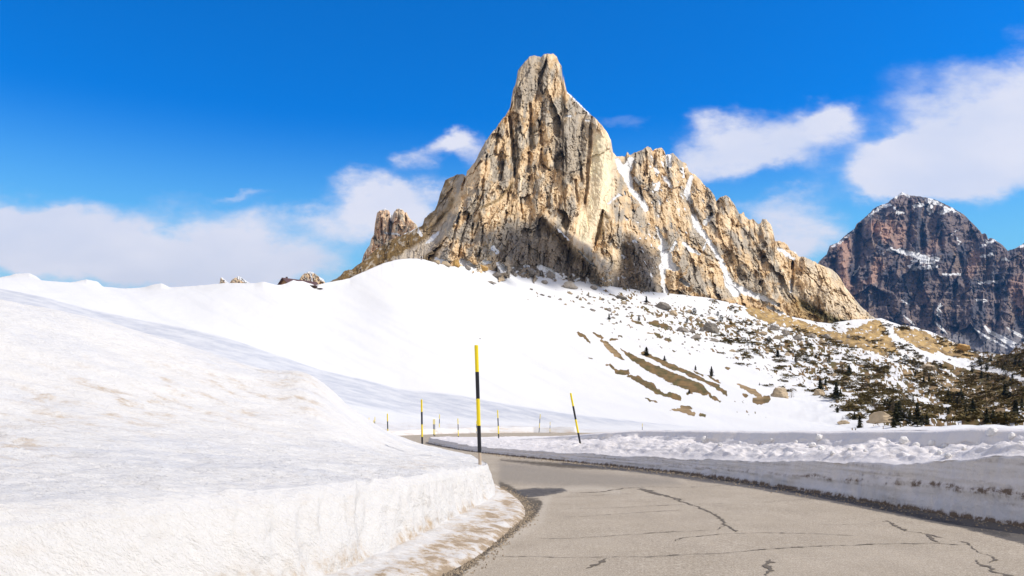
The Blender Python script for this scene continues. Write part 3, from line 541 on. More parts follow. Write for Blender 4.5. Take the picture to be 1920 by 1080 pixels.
# ------------------------------------------------------------------ rock masses
def rockmass(name, px0, px1, step, sky, base, dbot, lean, NVr, relief, colf, snowf, mat, jag=1.5, thick=120., rim=6., drop=80., smooth=False, grad_k=1.0):
    px = np.arange(px0, px1 + step, step); ys = sky(px) + jag * (fbm(px / 9., 4., 0., 3) + .6 * perlin(px / 2.6, 3.)) ; yb = base(px)
    ys = np.minimum(ys, yb - 2)
    v = np.linspace(0, 1, NVr)[None, :]
    PY = yb[:, None] * (1 - v) + ys[:, None] * v; PX = px[:, None] + 0 * PY
    h = yb[:, None] - PY
    D = dbot(px)[:, None] + lean(PX, PY, h)
    e = np.clip((ys[:, None] + 26 - PY) / 26, 0, 1); D = D + rim * (1 - np.sqrt(1 - np.clip(e, 0, .999) ** 2))
    fade = sst(h, 0, 25)
    D = D + relief(PX, PY) * (.35 + .65 * fade)
    P = g(PX, PY, D)
    col = colf(PX, PY); sn = snowf(PX, PY)
    P0 = P[:, -1]; bk = []
    for q in (.06, .15, .3, .5, .75, 1.):
        w = P0.copy(); w[:, 1] += q * thick; w[:, 0] *= (P0[:, 1] + q * thick * .6) / P0[:, 1]; w[:, 2] = np.maximum(P0[:, 2] - (q ** 1.3) * drop * 1.0, 0); bk.append(w)
    P = np.concatenate([P, np.stack(bk, 1)], 1); ext = lambda a: np.concatenate([a, np.repeat(a[:, -1:], 6, 1)], 1)
    return tag(grid_obj(name, P, mat, dict(col=ext(col), snow=ext(sn), dirt=0 * ext(sn), grey=0 * ext(sn)), smooth=smooth, flip=True), kind='structure')
SKY = curve([(618, 528), (622, 527), (637, 518), (646, 508), (659, 505), (680, 490), (704, 468), (718, 458), (730, 451), (752, 442), (778, 429), (793, 421), (796, 410), (804, 402), (813, 395), (820, 384), (825, 364), (831, 349), (835, 338), (840, 335), (857, 327), (868, 326), (874, 331), (875, 322), (890, 305), (897, 290), (910, 265), (920, 252), (930, 240), (942, 222), (947, 218), (953, 208), (957, 200), (959, 185), (962, 168), (966, 158), (969, 147), (971, 132), (980, 120), (987, 113), (993, 106), (1002, 104),
             (1010, 106), (1014, 108), (1018, 103), (1027, 100), (1037, 101), (1044, 106), (1048, 116), (1053, 124), (1057, 135), (1057.6, 150), (1056, 160), (1062, 170), (1077, 185), (1090, 197), (1106, 214), (1112, 217), (1117, 222), (1130, 237), (1140, 250), (1146, 265), (1149, 285), (1157, 293), (1172, 294), (1176, 285), (1181, 291), (1189, 286), (1205, 281), (1210, 277), (1215, 274), (1220, 276), (1224, 283), (1230, 279), (1240, 277), (1245, 281), (1248, 290), (1262, 287), (1270, 295), (1274, 300), (1287, 307), (1292, 322),
             (1302, 327), (1312, 335), (1320, 347), (1330, 354), (1340, 367), (1343, 377), (1350, 370), (1360, 366), (1367, 370), (1375, 380), (1382, 392), (1386, 401), (1390, 400), (1394, 396), (1397, 407), (1405, 411), (1412, 411), (1422, 420), (1426, 418), (1430, 410), (1437, 412), (1446, 422), (1451, 440), (1453, 451), (1470, 454), (1477, 460), (1482, 470), (1492, 472), (1496, 480), (1507, 482), (1520, 487), (1540, 497), (1560, 505), (1572, 516), (1585, 538), (1602, 560), (1614, 574), (1622, 582), (1637, 594), (1650, 603), (1668, 640)])
BASE = curve([(600, 560), (800, 530), (842, 530), (900, 540), (942, 552), (1005, 556), (1080, 566), (1155, 574), (1230, 586), (1275, 590), (1327, 596), (1400, 606), (1460, 628), (1530, 648), (1590, 664), (1668, 680)])
DBOT = lambda p: np.interp(p, [600, 780, 840, 900, 1000, 1250, 1500, 1668], [355, 345, 335, 350, 385, 435, 488, 528])
gul = []   # (points, half width, depth)
G = lambda pts, w, a: gul.append((pts, w, a))
G([(1024, 116), (1017, 138), (1011, 153), (1010, 170), (1004, 190)], [3, 4, 5, 5, 3], 5); G([(994, 195), (994, 230), (996, 274)], [4, 6, 6], 6); G([(1017, 193), (1013, 240), (1016, 272)], 3.5, 4)
G([(955, 220), (958, 245), (961, 270), (963, 306), (965, 332)], [4, 5, 6, 6, 3], 8); G([(935, 240), (931, 265), (928, 288)], [3, 6, 4], 6); G([(912, 288), (908, 320), (902, 357)], [3, 5, 5], 6); G([(908, 357), (900, 375)], 3, 4)
G([(1108, 220), (1107, 265), (1103, 300), (1101, 345), (1097, 382)], [4, 5, 6, 5, 3], 7); G([(1015, 280), (1015, 308), (1032, 320)], [3, 5, 2], 5); G([(992, 287), (992, 322)], 5, 5); G([(1078, 338), (1083, 378)], 4, 4); G([(1153, 340), (1150, 388)], 5, 6)
G([(1130, 395), (1125, 422), (1112, 472)], [3, 6, 4], 9); G([(860, 405), (852, 440), (845, 465)], [3, 4, 4], 5); G([(887, 420), (882, 460)], 3, 4); G([(872, 335), (868, 355)], 4, 6); G([(1026, 362), (1026, 390)], 2.5, 3); G([(1058, 375), (1060, 395), (1056, 415)], 3, 3)
G([(880, 400), (868, 440), (860, 480)], 3, 4); G([(900, 400), (905, 440), (898, 480)], 3, 3); G([(975, 370), (980, 410)], 3, 3); G([(1060, 260), (1062, 320)], 2.5, 3); G([(1088, 305), (1092, 340)], 3, 3); G([(945, 300), (940, 340)], 2.5, 3)
G([(1165, 300), (1178, 330), (1190, 365), (1212, 395)], [22, 22, 18, 16], 4); G([(1240, 440), (1246, 475), (1248, 510), (1243, 530), (1250, 560), (1262, 575)], [16, 26, 24, 15, 15, 15], 4); G([(1292, 335), (1290, 365), (1297, 385)], [12, 14, 10], 3); G([(1300, 405), (1315, 435), (1345, 475), (1360, 520), (1385, 550)], [18, 22, 20, 22, 24], 3)
G([(1335, 400), (1320, 425)], 5, 5); G([(1486, 490), (1486, 520), (1484, 545)], [4, 6, 4], 9); G([(1347, 378), (1344, 420)], 4, 5); G([(1386, 402), (1380, 425)], 3, 4); G([(1250, 290), (1252, 315)], 4, 4); G([(1212, 285), (1213, 325)], 3, 4); G([(1228, 283), (1226, 312)], 3, 4)
G([(1410, 412), (1415, 440)], 4, 5); G([(1452, 450), (1440, 480)], 4, 4); G([(1500, 500), (1530, 530), (1546, 550)], 2, 3); G([(1540, 505), (1548, 530), (1560, 545), (1585, 555)], 1.6, 2.5); G([(1310, 470), (1345, 490)], 4, 3); G([(1200, 350), (1205, 375)], 3, 3)
rid = []   # parts that stand forward
rid += [([(1128, 235), (1134, 290), (1132, 350), (1118, 420), (1098, 460)], 30, 9), ([(1030, 110), (1034, 150), (1038, 200), (1030, 250)], 24, 5), ([(990, 120), (978, 160), (970, 210)], 22, 3), ([(978, 215), (980, 290)], 13, 4), ([(1006, 205), (1006, 268)], 9, 3.5),
        ([(945, 250), (948, 300)], 11, 3), ([(1024, 285), (1030, 310)], 11, 5), ([(1002, 283), (1000, 310)], 7, 3), ([(1215, 280), (1216, 320)], 9, 5), ([(1238, 284), (1236, 308)], 9, 4), ([(1360, 372), (1358, 430)], 18, 9), ([(1435, 418), (1440, 445)], 16, 5), ([(1255, 345), (1262, 400)], 22, 6),
        ([(1180, 440), (1205, 470), (1215, 530)], 38, 16), ([(1150, 420), (1150, 480)], 24, 8), ([(1020, 405), (1045, 430), (1070, 455), (1112, 486), (1135, 515)], [10, 14, 18, 22, 30], 11), ([(1560, 545), (1590, 600)], 60, 14), ([(1510, 500), (1520, 560)], 26, 6), ([(1290, 520), (1330, 555)], 22, 7), ([(1240, 580), (1300, 580)], 18, 4),
        ([(1380, 460), (1400, 500)], 26, 7), ([(1440, 500), (1445, 560)], 24, 8), ([(1285, 400), (1290, 440)], 18, 6), ([(1270, 300), (1275, 340)], 14, 4)]
def relief_main(PX, PY):
    wx = 5 * fbm(PX / 30, PY / 60, 1., 3); wy = 10 * fbm(PX / 40, PY / 40, 2., 2)
    sh = np.interp(PX, [800, 1000, 1150, 1300, 1600], [.35, .08, 0, -.25, -.45])      # the lean of the strata
    U = PX + wx + sh * (PY - 350); V_ = PY + wy
    r = -4.5 * (ridged(U / 44, V_ / 190, 1., 2) - .6)
    W1 = U + 4 * fbm(PX / 11, PY / 17, 5., 4); W2 = V_ + 7 * fbm(PX / 12, PY / 17, 9., 4)
    r += 6.5 * facets(W1 / 30 + W2 / 300, W2 / 85, 1) + 2.9 * facets(W1 / 13, W2 / 36, 2) + 1.25 * facets(W1 / 6, W2 / 15 + W1 / 40, 3) + .6 * facets(W1 / 3, W2 / 6.5, 4)
    cr = np.abs(fbm(W1 / 9, W2 / 70, 6., 3)); r += 1.8 * (1 - sst(cr, 0, .08)) * sst(fbm(PX / 30, PY / 50, 2., 2), -.1, .3)
    r += .7 * fbm(PX / 5, PY / 5, 3., 3)
    smooth_wall = polymask(PX, PY, [(1104, 240), (1140, 252), (1152, 300), (1156, 360), (1140, 400), (1120, 440), (1110, 470), (1082, 455), (1070, 420), (1095, 380)], 10)
    r *= 1 - .82 * smooth_wall
    right = sst(PX, 1150, 1200); r += right * (2.2 * -ridged(PX / 20 + PY / 60, PY / 30 - PX / 70, 5., 3))
    left = 1 - sst(PX + (PY - 420) * .55, 800, 880); r *= 1 - .55 * left
    X2 = PX + 2 * fbm(PX / 6, PY / 9, 5., 3); Y2 = PY + 2 * fbm(PX / 6, PY / 9, 6., 3)
    r *= 1 - .75 * np.clip(snow_main(PX, PY) * 1.2 - .2, 0, 1)
    for pts, w, a in gul: r += a * 1.05 * sst(stroke(X2, Y2, pts, w if isinstance(w, list) else [w] * len(pts)) , 0, .8)
    for pts, w, a in rid: r -= a * sst(stroke(X2, Y2, pts, w if isinstance(w, list) else [w] * len(pts)), 0, 1.)
    return r
def lean_main(PX, PY, h):
    k = np.interp(PX, [600, 800, 860, 900, 1000, 1140, 1170, 1300, 1500, 1650], [.55, .5, .35, .22, .2, .2, .33, .42, .42, .40])
    L = h * k
    L = L + 26 * (1 - sst(PX + (PY - 330) * .35, 850, 885)) * sst(420 - PY + (PX - 800) * .0, -120, 60) * .5      # the left flank stands behind the tower
    L = L + 22 * sst(PX, 1146, 1172) * (1 - sst(PY, 380, 460))
    L = L + 12 * sst(PX - (PY - 160) * .33, 1056, 1062) * (1 - sst(PY, 200, 232))
    return L
WARM = np.array([.62, .46, .275]); PALE = np.array([.78, .63, .43]); GREY = np.array([.37, .32, .25]); OCH = np.array([.42, .25, .09]); GRASS = np.array([.17, .105, .032]); FOOT_SHADE = np.array([.17, .145, .12]); SCREE = np.array([.47, .40, .31])
def lerp(a, b, t): return a * (1 - t[..., None]) + b * t[..., None]
def col_main(PX, PY):
    sh = np.interp(PX, [800, 1000, 1150, 1300, 1600], [.35, .08, 0, -.25, -.45]); U = PX + sh * (PY - 350)
    n = fbm(U / 22, PY / 60, 2., 5); n2 = fbm(U / 7, PY / 34, 6., 4); n3 = fbm(PX / 40, PY / 40, 8., 4)
    c = lerp(np.broadcast_to(WARM, PX.shape + (3,)), GREY, sst(n + .5 * n3, -.2, .25)); c = lerp(c, PALE, sst(n2 - .3 * n, .05, .6) * .8)
    c = lerp(c, OCH, sst(fbm(PX / 16, PY / 18, 14., 4), .25, .6) * .55)
    sw = polymask(PX, PY, [(1108, 240), (1140, 252), (1152, 300), (1156, 360), (1140, 400), (1125, 440), (1110, 470), (1084, 455), (1075, 420), (1098, 380)], 8); c = lerp(c, PALE * 1.14, sw * .9)
    c = lerp(c, OCH * 1.1 + .05, sw * sst(fbm(PX / 5, PY / 40, 3., 4), .1, .6) * sst(PY, 330, 440) * .6)
    gr = polymask(PX, PY, [(1040, 225), (1105, 220), (1104, 270), (1095, 330), (1050, 330), (1035, 270)], 8); c = lerp(c, GREY * 1.0, gr * .85)
    tl = polymask(PX, PY, [(975, 115), (1005, 108), (1012, 140), (995, 190), (965, 205), (958, 190)], 6); c = lerp(c, GREY * .95, tl * .75)
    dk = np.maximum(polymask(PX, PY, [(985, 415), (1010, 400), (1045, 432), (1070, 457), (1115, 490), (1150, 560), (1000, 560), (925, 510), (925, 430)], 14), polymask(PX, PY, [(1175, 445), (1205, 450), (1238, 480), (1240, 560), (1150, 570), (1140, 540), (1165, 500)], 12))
    c = lerp(c, FOOT_SHADE, dk * .78)  # cast shadow at the cliff foot, painted into the rock colour
    # the grassy left flank and the scree chute on it
    lf = (1 - sst(PX + (PY - 400) * .55 + 10 * fbm(PX / 14, PY / 14, 3., 4), 800, 838)) * sst(PX, 600, 640)
    c = lerp(c, lerp(np.broadcast_to(GRASS, PX.shape + (3,)), GREY * 1.1, sst(fbm(U / 10, PY / 10, 9., 4), .12, .4) * .8), lf * .95)
    for pts, w in (([(962, 343), (935, 375), (902, 390)], 4), ([(848, 375), (838, 395), (800, 440), (770, 470)], 8), ([(820, 450), (800, 490)], 14), ([(1130, 400), (1140, 408)], 7)): c = lerp(c, GRASS, np.clip(stroke(PX, PY, pts, w) * 1.5, 0, 1) * .75)
    c = lerp(c, SCREE, np.clip(stroke(PX, PY, [(828, 436), (800, 462), (768, 482), (745, 492)], [9, 16, 15, 12]) * 2.2, 0, 1))
    # ochre earth at the foot on the right
    yb = BASE(PX); f_ = sst(PX, 1255, 1300) * (1 - sst(yb - PY + 10 * fbm(PX / 9, PY / 9, 4., 3), 28, 46)); c = lerp(c, OCH * .95, f_ * .8)
    f2 = sst(PX, 1460, 1500) * (1 - sst(PX, 1655, 1668)) * sst(PY - (545 + (PX - 1480) * .5), 0, 10); c = lerp(c, np.array([.36, .235, .09]), f2 * .75)
    c = lerp(c, PALE * .98, polymask(PX, PY, [(1495, 485), (1560, 506), (1600, 560), (1630, 600), (1560, 590), (1500, 545)], 10) * .6)
    sc = polymask(PX + 4 * fbm(PX / 6, PY / 6, 1., 3), PY + 4 * fbm(PX / 6, PY / 6, 2., 3), [(1500, 560), (1560, 592), (1600, 606), (1640, 612), (1650, 625), (1600, 622), (1540, 600), (1500, 575)], 4)
    c = lerp(c, np.array([.05, .055, .018]), sc * .8)
    return np.clip(c, .02, .8)
SNW = [([(1157, 300), (1166, 318), (1176, 318), (1182, 300)], [4, 8, 9, 6]), ([(1172, 318), (1180, 342), (1184, 358), (1200, 372), (1212, 392)], [9, 7, 4, 6, 5]), ([(1190, 335), (1200, 345)], 3), ([(1254, 292), (1255, 310)], [6, 5]), ([(1228, 316), (1234, 324)], 3), ([(1247, 333), (1258, 350)], 4), ([(1280, 315), (1282, 333)], 2),
       ([(1296, 332), (1290, 352), (1288, 362), (1296, 380)], [4, 5, 6, 3]), ([(1235, 345), (1232, 355)], 4), ([(1335, 402), (1322, 418)], [3, 5]), ([(1300, 405), (1308, 425), (1322, 442), (1340, 468), (1352, 490), (1360, 510), (1366, 530), (1380, 548)], [4, 7, 4, 4, 5, 5, 8, 9]),
       ([(1366, 530), (1400, 548), (1440, 562), (1460, 572)], [6, 6, 4, 3]), ([(1233, 432), (1242, 450), (1250, 462)], [2, 4, 6]), ([(1240, 462), (1250, 482), (1250, 495), (1262, 500), (1270, 505)], [5, 11, 10, 7, 4]), ([(1268, 452), (1258, 470)], 2.5), ([(1242, 500), (1244, 515), (1242, 530), (1250, 552), (1262, 568), (1272, 578)], [7, 4, 4, 5, 6, 8]),
       ([(1278, 525), (1290, 535)], 4), ([(1325, 452), (1318, 470)], 2), ([(1282, 455), (1295, 468), (1312, 476)], [3, 4, 3]), ([(1460, 466), (1475, 476), (1488, 486)], [3, 4, 3]), ([(1488, 470), (1492, 473)], 2.5), ([(1482, 525), (1484, 545)], [2, 3]), ([(1055, 216), (1070, 218)], [3, 2]), ([(1098, 225), (1105, 226)], 2), ([(1064, 173), (1078, 187), (1090, 198), (1106, 215)], 1.6),
       ([(925, 465), (932, 472)], [5, 4]), ([(842, 492), (820, 488)], [3, 5]), ([(866, 490), (880, 498), (890, 503)], [6, 7, 5]), ([(935, 495), (944, 505)], [5, 7]), ([(908, 491), (920, 492)], 3), ([(1010, 500), (1030, 508), (1050, 522)], [4, 6, 5]), ([(985, 498), (992, 500)], 3), ([(1046, 430), (1066, 450)], 1.7), ([(1086, 470), (1100, 486), (1116, 500)], 1.7),
       ([(1140, 382), (1160, 366)], 1.8), ([(1140, 560), (1148, 568), (1160, 572)], [4, 6, 7]), ([(1296, 566), (1302, 575)], [5, 10]), ([(1380, 573), (1384, 590)], [5, 12]), ([(700, 470), (706, 466)], 1), ([(755, 438), (780, 428), (790, 422)], 1.8), ([(785, 432), (790, 442)], 2.5), ([(805, 398), (810, 396)], 2), ([(862, 398), (858, 410), (855, 418)], 2.6), ([(823, 436), (812, 446), (800, 456)], [2, 4, 2]), ([(1053, 316), (1057, 324)], [2, 1]),
       ([(1300, 560), (1290, 575), (1310, 580)], [3, 6, 8]), ([(1440, 575), (1470, 590)], 3)]
def snow_main(PX, PY):
    X2 = PX + 2.2 * fbm(PX / 6, PY / 6, 5., 4); Y2 = PY + 2.2 * fbm(PX / 6, PY / 6, 6., 4); s = np.zeros(PX.shape)
    for pts, w in SNW: s = np.maximum(s, np.minimum(stroke(X2, Y2, pts, [q * 1.3 for q in w] if isinstance(w, list) else [w * 1.25] * len(pts)) * 2.2, 1))
    right = sst(PX, 1150, 1165) * (1 - sst(PX + (PY - 300), 1330, 1560)); nn = fbm((PX - PY * .5) / 7, (PY + PX * .3) / 12, 17., 4)
    s = np.maximum(s, right * sst(nn, .42, .62)); low = sst(PX, 900, 960) * (1 - sst(PX, 1130, 1180)) * sst(PY - (BASE(PX) - 62), 0, 20)
    return np.maximum(s, low * sst(fbm(PX / 9, PY / 6, 23., 4), .1, .35))
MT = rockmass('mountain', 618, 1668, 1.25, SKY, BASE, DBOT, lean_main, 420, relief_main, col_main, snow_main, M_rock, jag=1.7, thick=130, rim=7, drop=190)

# the twin tower behind the left flank
def rel_twin(PX, PY):
    W1 = PX + 2 * fbm(PX / 7, PY / 9, 1., 3); r = -.25 * (PX - 735) + 7 * facets(W1 / 12, PY / 40, 8) + 3.5 * facets(W1 / 5, PY / 13, 9) + 1.5 * facets(W1 / 2.4, PY / 5, 10)
    return r + 26 * sst(stroke(PX, PY, [(735, 395), (733, 415), (730, 440)], [5, 6, 4]), 0, .8) + 12 * stroke(PX, PY, [(716, 410), (716, 440)], 3) + 10 * stroke(PX, PY, [(762, 410), (762, 420)], 3)
TWC = np.array([.62, .42, .26])
def col_twin(PX, PY): return np.clip(lerp(lerp(np.broadcast_to(TWC, PX.shape + (3,)), GREY, sst(fbm(PX / 8, PY / 22, 4., 4), -.1, .5)), PALE, sst(fbm(PX / 10, PY / 30, 7., 4) + .3 * sst(PX, 735, 742), .1, .5) * .6), .02, .8)
def snow_twin(PX, PY): return np.maximum.reduce([np.clip(stroke(PX, PY, [(734, 401), (735, 415), (732, 434)], [4, 4, 2]) * 2.2, 0, 1), .9 * (stroke(PX, PY, [(716, 393), (726, 392)], 2.5) > .2), .9 * (stroke(PX, PY, [(747, 391), (753, 391)], 2.5) > .2), np.clip(stroke(PX, PY, [(722, 437), (745, 439), (750, 443)], 3) * 1.5, 0, 1)])
rockmass('rock_tower_hill', 676, 792, 1., curve([(676, 500), (680, 484), (682, 477), (687, 468), (693, 460), (696, 448), (701, 440), (703, 420), (707, 399), (713, 394), (722, 391), (728, 394), (731, 399), (734, 404), (737, 402), (739, 397), (744, 392), (748, 390), (754, 392), (759, 399), (762, 398), (766, 406), (770, 411), (776, 417), (781, 421), (785, 430), (792, 450)]),
         curve([(676, 520), (792, 470)]), lambda p: 900 + 0 * p, lambda X, Y, h: h * .25, 140, rel_twin, col_twin, snow_twin, M_rock, jag=.7, thick=90, rim=12, drop=60)
# low rock summits beyond the snow ridge
def rel_small(PX, PY): return -9 * ridged(PX / 9, PY / 16, 2., 4) + 6 * fbm(PX / 4, PY / 4, 1., 3)
def col_small(PX, PY): return np.clip(lerp(np.broadcast_to(WARM, PX.shape + (3,)), GREY, sst(fbm(PX / 6, PY / 8, 4., 4), -.2, .5)), .02, .8)
for nm, x0, x1, sk, sns, dd in [
    ('distant_rock_hill', 556, 612, [(556, 545), (560, 526), (565, 518), (570, 513), (577, 509.5), (584, 509), (590, 512), (597, 518), (602, 521), (606, 523), (612, 534)], [([(583, 510), (584, 520), (586, 532)], [3, 2, 2.5]), ([(574, 511), (590, 511)], 2.2), ([(600, 521), (607, 526)], 2.5)], 1100),
    ('distant_rock_hill', 409, 434, [(409, 540), (412, 530), (413.5, 520.5), (416, 519.5), (420, 523), (425, 527), (434, 536)], [([(416, 520), (424, 527), (430, 533)], [2, 4, 5])], 1300),
    ('distant_rock_hill', 427, 480, [(427, 540), (431, 530), (435, 524), (440, 521), (446, 518), (449, 518), (455, 522), (464, 528), (480, 537)], [([(443, 519), (452, 523), (465, 530)], [2.5, 4, 4])], 1350)]:
    rockmass(nm, x0, x1, .8, curve(sk), curve([(0, 552), (2000, 552)]), lambda p, dd=dd: dd + 0 * p, lambda X, Y, h: h * 1.2, 60, rel_small, col_small,
             lambda X, Y, sns=sns: np.maximum.reduce([np.clip(stroke(X, Y, p, w if isinstance(w, list) else [w] * len(p)) * 2.5, 0, 1) for p, w in sns]), M_rock, jag=.5, thick=120, rim=18, drop=60)

# the great dark mountain at the right
FSKY = curve([(1500, 560), (1535, 491), (1545, 481), (1552, 475), (1555, 461), (1572, 454), (1583, 443), (1590, 437), (1602, 429), (1606, 420), (1615, 413), (1625, 405), (1637, 392), (1650, 385), (1665, 380), (1670, 375), (1677, 370), (1691, 360), (1705, 366), (1735, 370), (1750, 373), (1765, 379), (1790, 392), (1807, 402), (1825, 420), (1837, 432), (1841, 439), (1846, 437), (1850, 440), (1852, 448), (1858, 446), (1865, 449), (1880, 460), (1890, 470), (1902, 466), (1910, 462), (1920, 456), (1960, 440), (2050, 470), (2200, 545), (2300, 600)])
def rel_far(PX, PY):
    W1 = PX + 4 * fbm(PX / 14, PY / 22, 5., 4); r = -30 * (ridged(PX / 60, PY / 260, 1., 3) - .5) + 45 * facets(W1 / 40, PY / 90, 5) + 22 * facets(W1 / 15, PY / 34, 6) + 9 * facets(W1 / 6, PY / 12, 7)
    st_ = (PY + 10 * fbm(PX / 60, PY / 60, 2., 3)) / 17.; r += 14 * (-(np.floor(st_) + sst(st_ - np.floor(st_), 0, .3))) + 14 * st_
    r += 8 * fbm(PX / 6, PY / 6, 3., 4)
    for pts, w, a in [([(1612, 425), (1605, 500), (1598, 530)], 9, 60), ([(1735, 375), (1728, 420), (1730, 470)], 9, 45), ([(1704, 380), (1702, 440), (1700, 470)], 7, 30), ([(1562, 490), (1558, 530)], 8, 40), ([(1815, 545), (1800, 480)], 9, 30), ([(1868, 520), (1870, 600)], 8, 45), ([(1760, 430), (1765, 470)], 10, 25), ([(1660, 520), (1655, 560)], 6, 25)]:
        r += a * sst(stroke(PX, PY, pts, w), 0, .9)
    for pts, w, a in [([(1580, 470), (1585, 530)], 22, 40), ([(1800, 430), (1770, 470), (1730, 500)], 26, 50), ([(1865, 455), (1830, 480), (1815, 540)], 24, 40), ([(1650, 430), (1665, 500)], 34, 30)]:
        r -= a * sst(stroke(PX, PY, pts, w), 0, 1)
    return r
def col_far(PX, PY):
    n = fbm(PX / 26, PY / 50, 2., 5); base_ = np.array([.155, .12, .11]); red = np.array([.36, .22, .155]); tan_ = np.array([.19, .135, .10])
    c = lerp(np.broadcast_to(base_, PX.shape + (3,)), np.array([.075, .07, .08]), sst(n, -.2, .4)); c = lerp(c, tan_, sst(fbm(PX / 15, PY / 40, 8., 4), .1, .5) * .8)
    W2 = PX + 6 * fbm(PX / 14, PY / 22, 3., 4); V2 = PY + 6 * fbm(PX / 14, PY / 22, 4., 4)
    rd = np.zeros(PX.shape)
    for pts, w, k in [([(1585, 455), (1582, 500), (1585, 540)], 14, 1.), ([(1640, 425), (1665, 432), (1660, 445)], 17, 1.), ([(1665, 405), (1672, 425)], 7, .8), ([(1690, 430), (1685, 455)], 16, .7), ([(1645, 490), (1636, 525)], 10, .9), ([(1655, 500), (1625, 530)], 7, .6), ([(1830, 480), (1818, 510)], 14, .6), ([(1905, 530), (1918, 580)], 20, .7), ([(1760, 450), (1740, 470)], 14, .4), ([(1735, 540), (1735, 570)], 9, .3), ([(1600, 545), (1605, 570)], 6, .5)]:
        rd = np.maximum(rd, k * np.clip(stroke(W2, V2, pts, w) * 1.7, 0, 1))
    c = lerp(c, red, rd * .9)
    tl = sst(PY, 610, 640); c = lerp(c, np.array([.17, .16, .165]), tl)
    return np.clip(c, .01, .8)
def snow_far(PX, PY):
    W2 = PX + 5 * fbm(PX / 9, PY / 6, 3., 4); V2 = PY + 4 * fbm(PX / 9, PY / 5, 4., 4); s = np.zeros(PX.shape)
    for pts, w in [([(1630, 403), (1640, 396), (1655, 386), (1670, 385)], [3, 5, 5, 3]), ([(1676, 390), (1682, 400), (1695, 398)], [4, 5, 3]), ([(1680, 370), (1692, 362), (1706, 370)], [3, 6, 3]), ([(1715, 385), (1732, 384)], [6, 4]), ([(1738, 376), (1745, 395), (1742, 402)], [6, 9, 3]), ([(1740, 374), (1765, 384), (1785, 394), (1800, 402)], [6, 5, 3, 2]), ([(1760, 400), (1785, 392)], 5), ([(1560, 462), (1575, 455), (1590, 442)], 2.5), ([(1600, 428), (1602, 436)], 2.5),
                   ([(1668, 468), (1690, 472), (1712, 478), (1735, 484), (1760, 486)], [6, 7, 8, 8, 6]), ([(1705, 500), (1735, 502), (1755, 500)], [7, 7, 4]), ([(1712, 490), (1750, 492)], 6), ([(1785, 440), (1798, 430)], 1.5), ([(1795, 448), (1800, 456)], 3), ([(1770, 515), (1800, 515)], 4), ([(1835, 467), (1848, 458), (1866, 450)], [1.5, 2.5, 4]), ([(1840, 480), (1860, 476)], 3), ([(1836, 530), (1870, 528)], 4), ([(1610, 500), (1600, 515)], 3), ([(1762, 570), (1760, 590)], 4), ([(1880, 486), (1890, 488)], 4), ([(1690, 560), (1700, 570)], 3), ([(1832, 562), (1850, 564)], 3), ([(1905, 463), (1920, 460)], 4)]:
        s = np.maximum(s, np.minimum(stroke(W2, V2, pts, w if isinstance(w, list) else [w] * len(pts)) * 1.5, 1) * .85)
    led = (PY + 10 * fbm(PX / 60, PY / 60, 2., 3)) / 17.; led = led - np.floor(led)
    s = np.maximum(s, .44 * (led > .6) * sst(fbm(PX / 34, PY / 26, 12., 3), .0, .5)); s = np.maximum(s, .40 * sst(PX, 1600, 1660) * sst(fbm(PX / 12, PY / 4, 15., 3), .05, .4) * sst(PY, 470, 500))
    for pts, w in [([(1695, 592), (1710, 605), (1718, 615)], [1.5, 3, 1]), ([(1752, 603), (1765, 615), (1776, 626)], [2, 4, 1]), ([(1847, 612), (1855, 622), (1875, 632), (1905, 645)], [3, 5, 6, 3]), ([(1825, 615), (1850, 632), (1888, 652)], [1.5, 3, 2]), ([(1888, 614), (1905, 625), (1925, 635)], [1.5, 4, 4]), ([(1860, 625), (1900, 650)], 4)]:
        s = np.maximum(s, np.minimum(stroke(PX, PY, pts, w if isinstance(w, list) else [w] * len(pts)) * 2, 1) * .8)
    return s
rockmass('distant_mountain', 1500, 2300, 1.5, FSKY, curve([(1500, 720), (2300, 720)]), lambda p: 2300 + 0 * p, lambda X, Y, h: h * 1.6 + 500 * (1 - sst(h, 0, 110)) * -.5, 330, rel_far, col_far, snow_far, M_far, jag=1.0, thick=900, rim=30, drop=500)

# ------------------------------------------------------------------ small things
def empty(name, loc, rz=0.):
    o = bpy.data.objects.new(name, None); COL.objects.link(o); o.location = loc; o.rotation_euler = (0, 0, rz); o.empty_display_size = .2; return o
def copy_tree(o, parent=None):
    c = o.copy(); COL.objects.link(c)
    if parent: c.parent = parent
    for ch in [q for q in o.children]: copy_tree(ch, c)
    return c
def box(V, Q, c, s, rot=None):
    a0 = len(V)
    for sx in (-1, 1):
        for sy in (-1, 1):
            for sz in (-1, 1): V.append((c[0] + sx * s[0] / 2, c[1] + sy * s[1] / 2, c[2] + sz * s[2] / 2))
    for f in ((0, 1, 3, 2), (4, 6, 7, 5), (0, 4, 5, 1), (2, 3, 7, 6), (0, 2, 6, 4), (1, 5, 7, 3)): Q.append(tuple(a0 + i for i in f))
def tube(rings, n=14, cap=True):                     # rings: (z, r)
    V, Q = [], []
    for z, r in rings:
        for i in range(n): a = 2 * math.pi * i / n; V.append((r * math.cos(a), r * math.sin(a), z))
    for k in range(len(rings) - 1):
        for i in range(n): Q.append((k * n + i, k * n + (i + 1) % n, (k + 1) * n + (i + 1) % n, (k + 1) * n + i))
    if cap: Q.append(tuple(range(n - 1, -1, -1))); Q.append(tuple((len(rings) - 1) * n + i for i in range(n)))
    return V, Q
M_yel = plain_mat('yellow_reflective_paint', (.80, .62, .015), 9, .12, .45, .1, .002)
M_blk = plain_mat('black_paint', (.018, .018, .022), 9, .3, .5, .1, .002)
M_wood = plain_mat('weathered_stake_wood', (.50, .40, .30), 14, .3, .8, .4, .004, (1, 1, .15))
SEG = .56
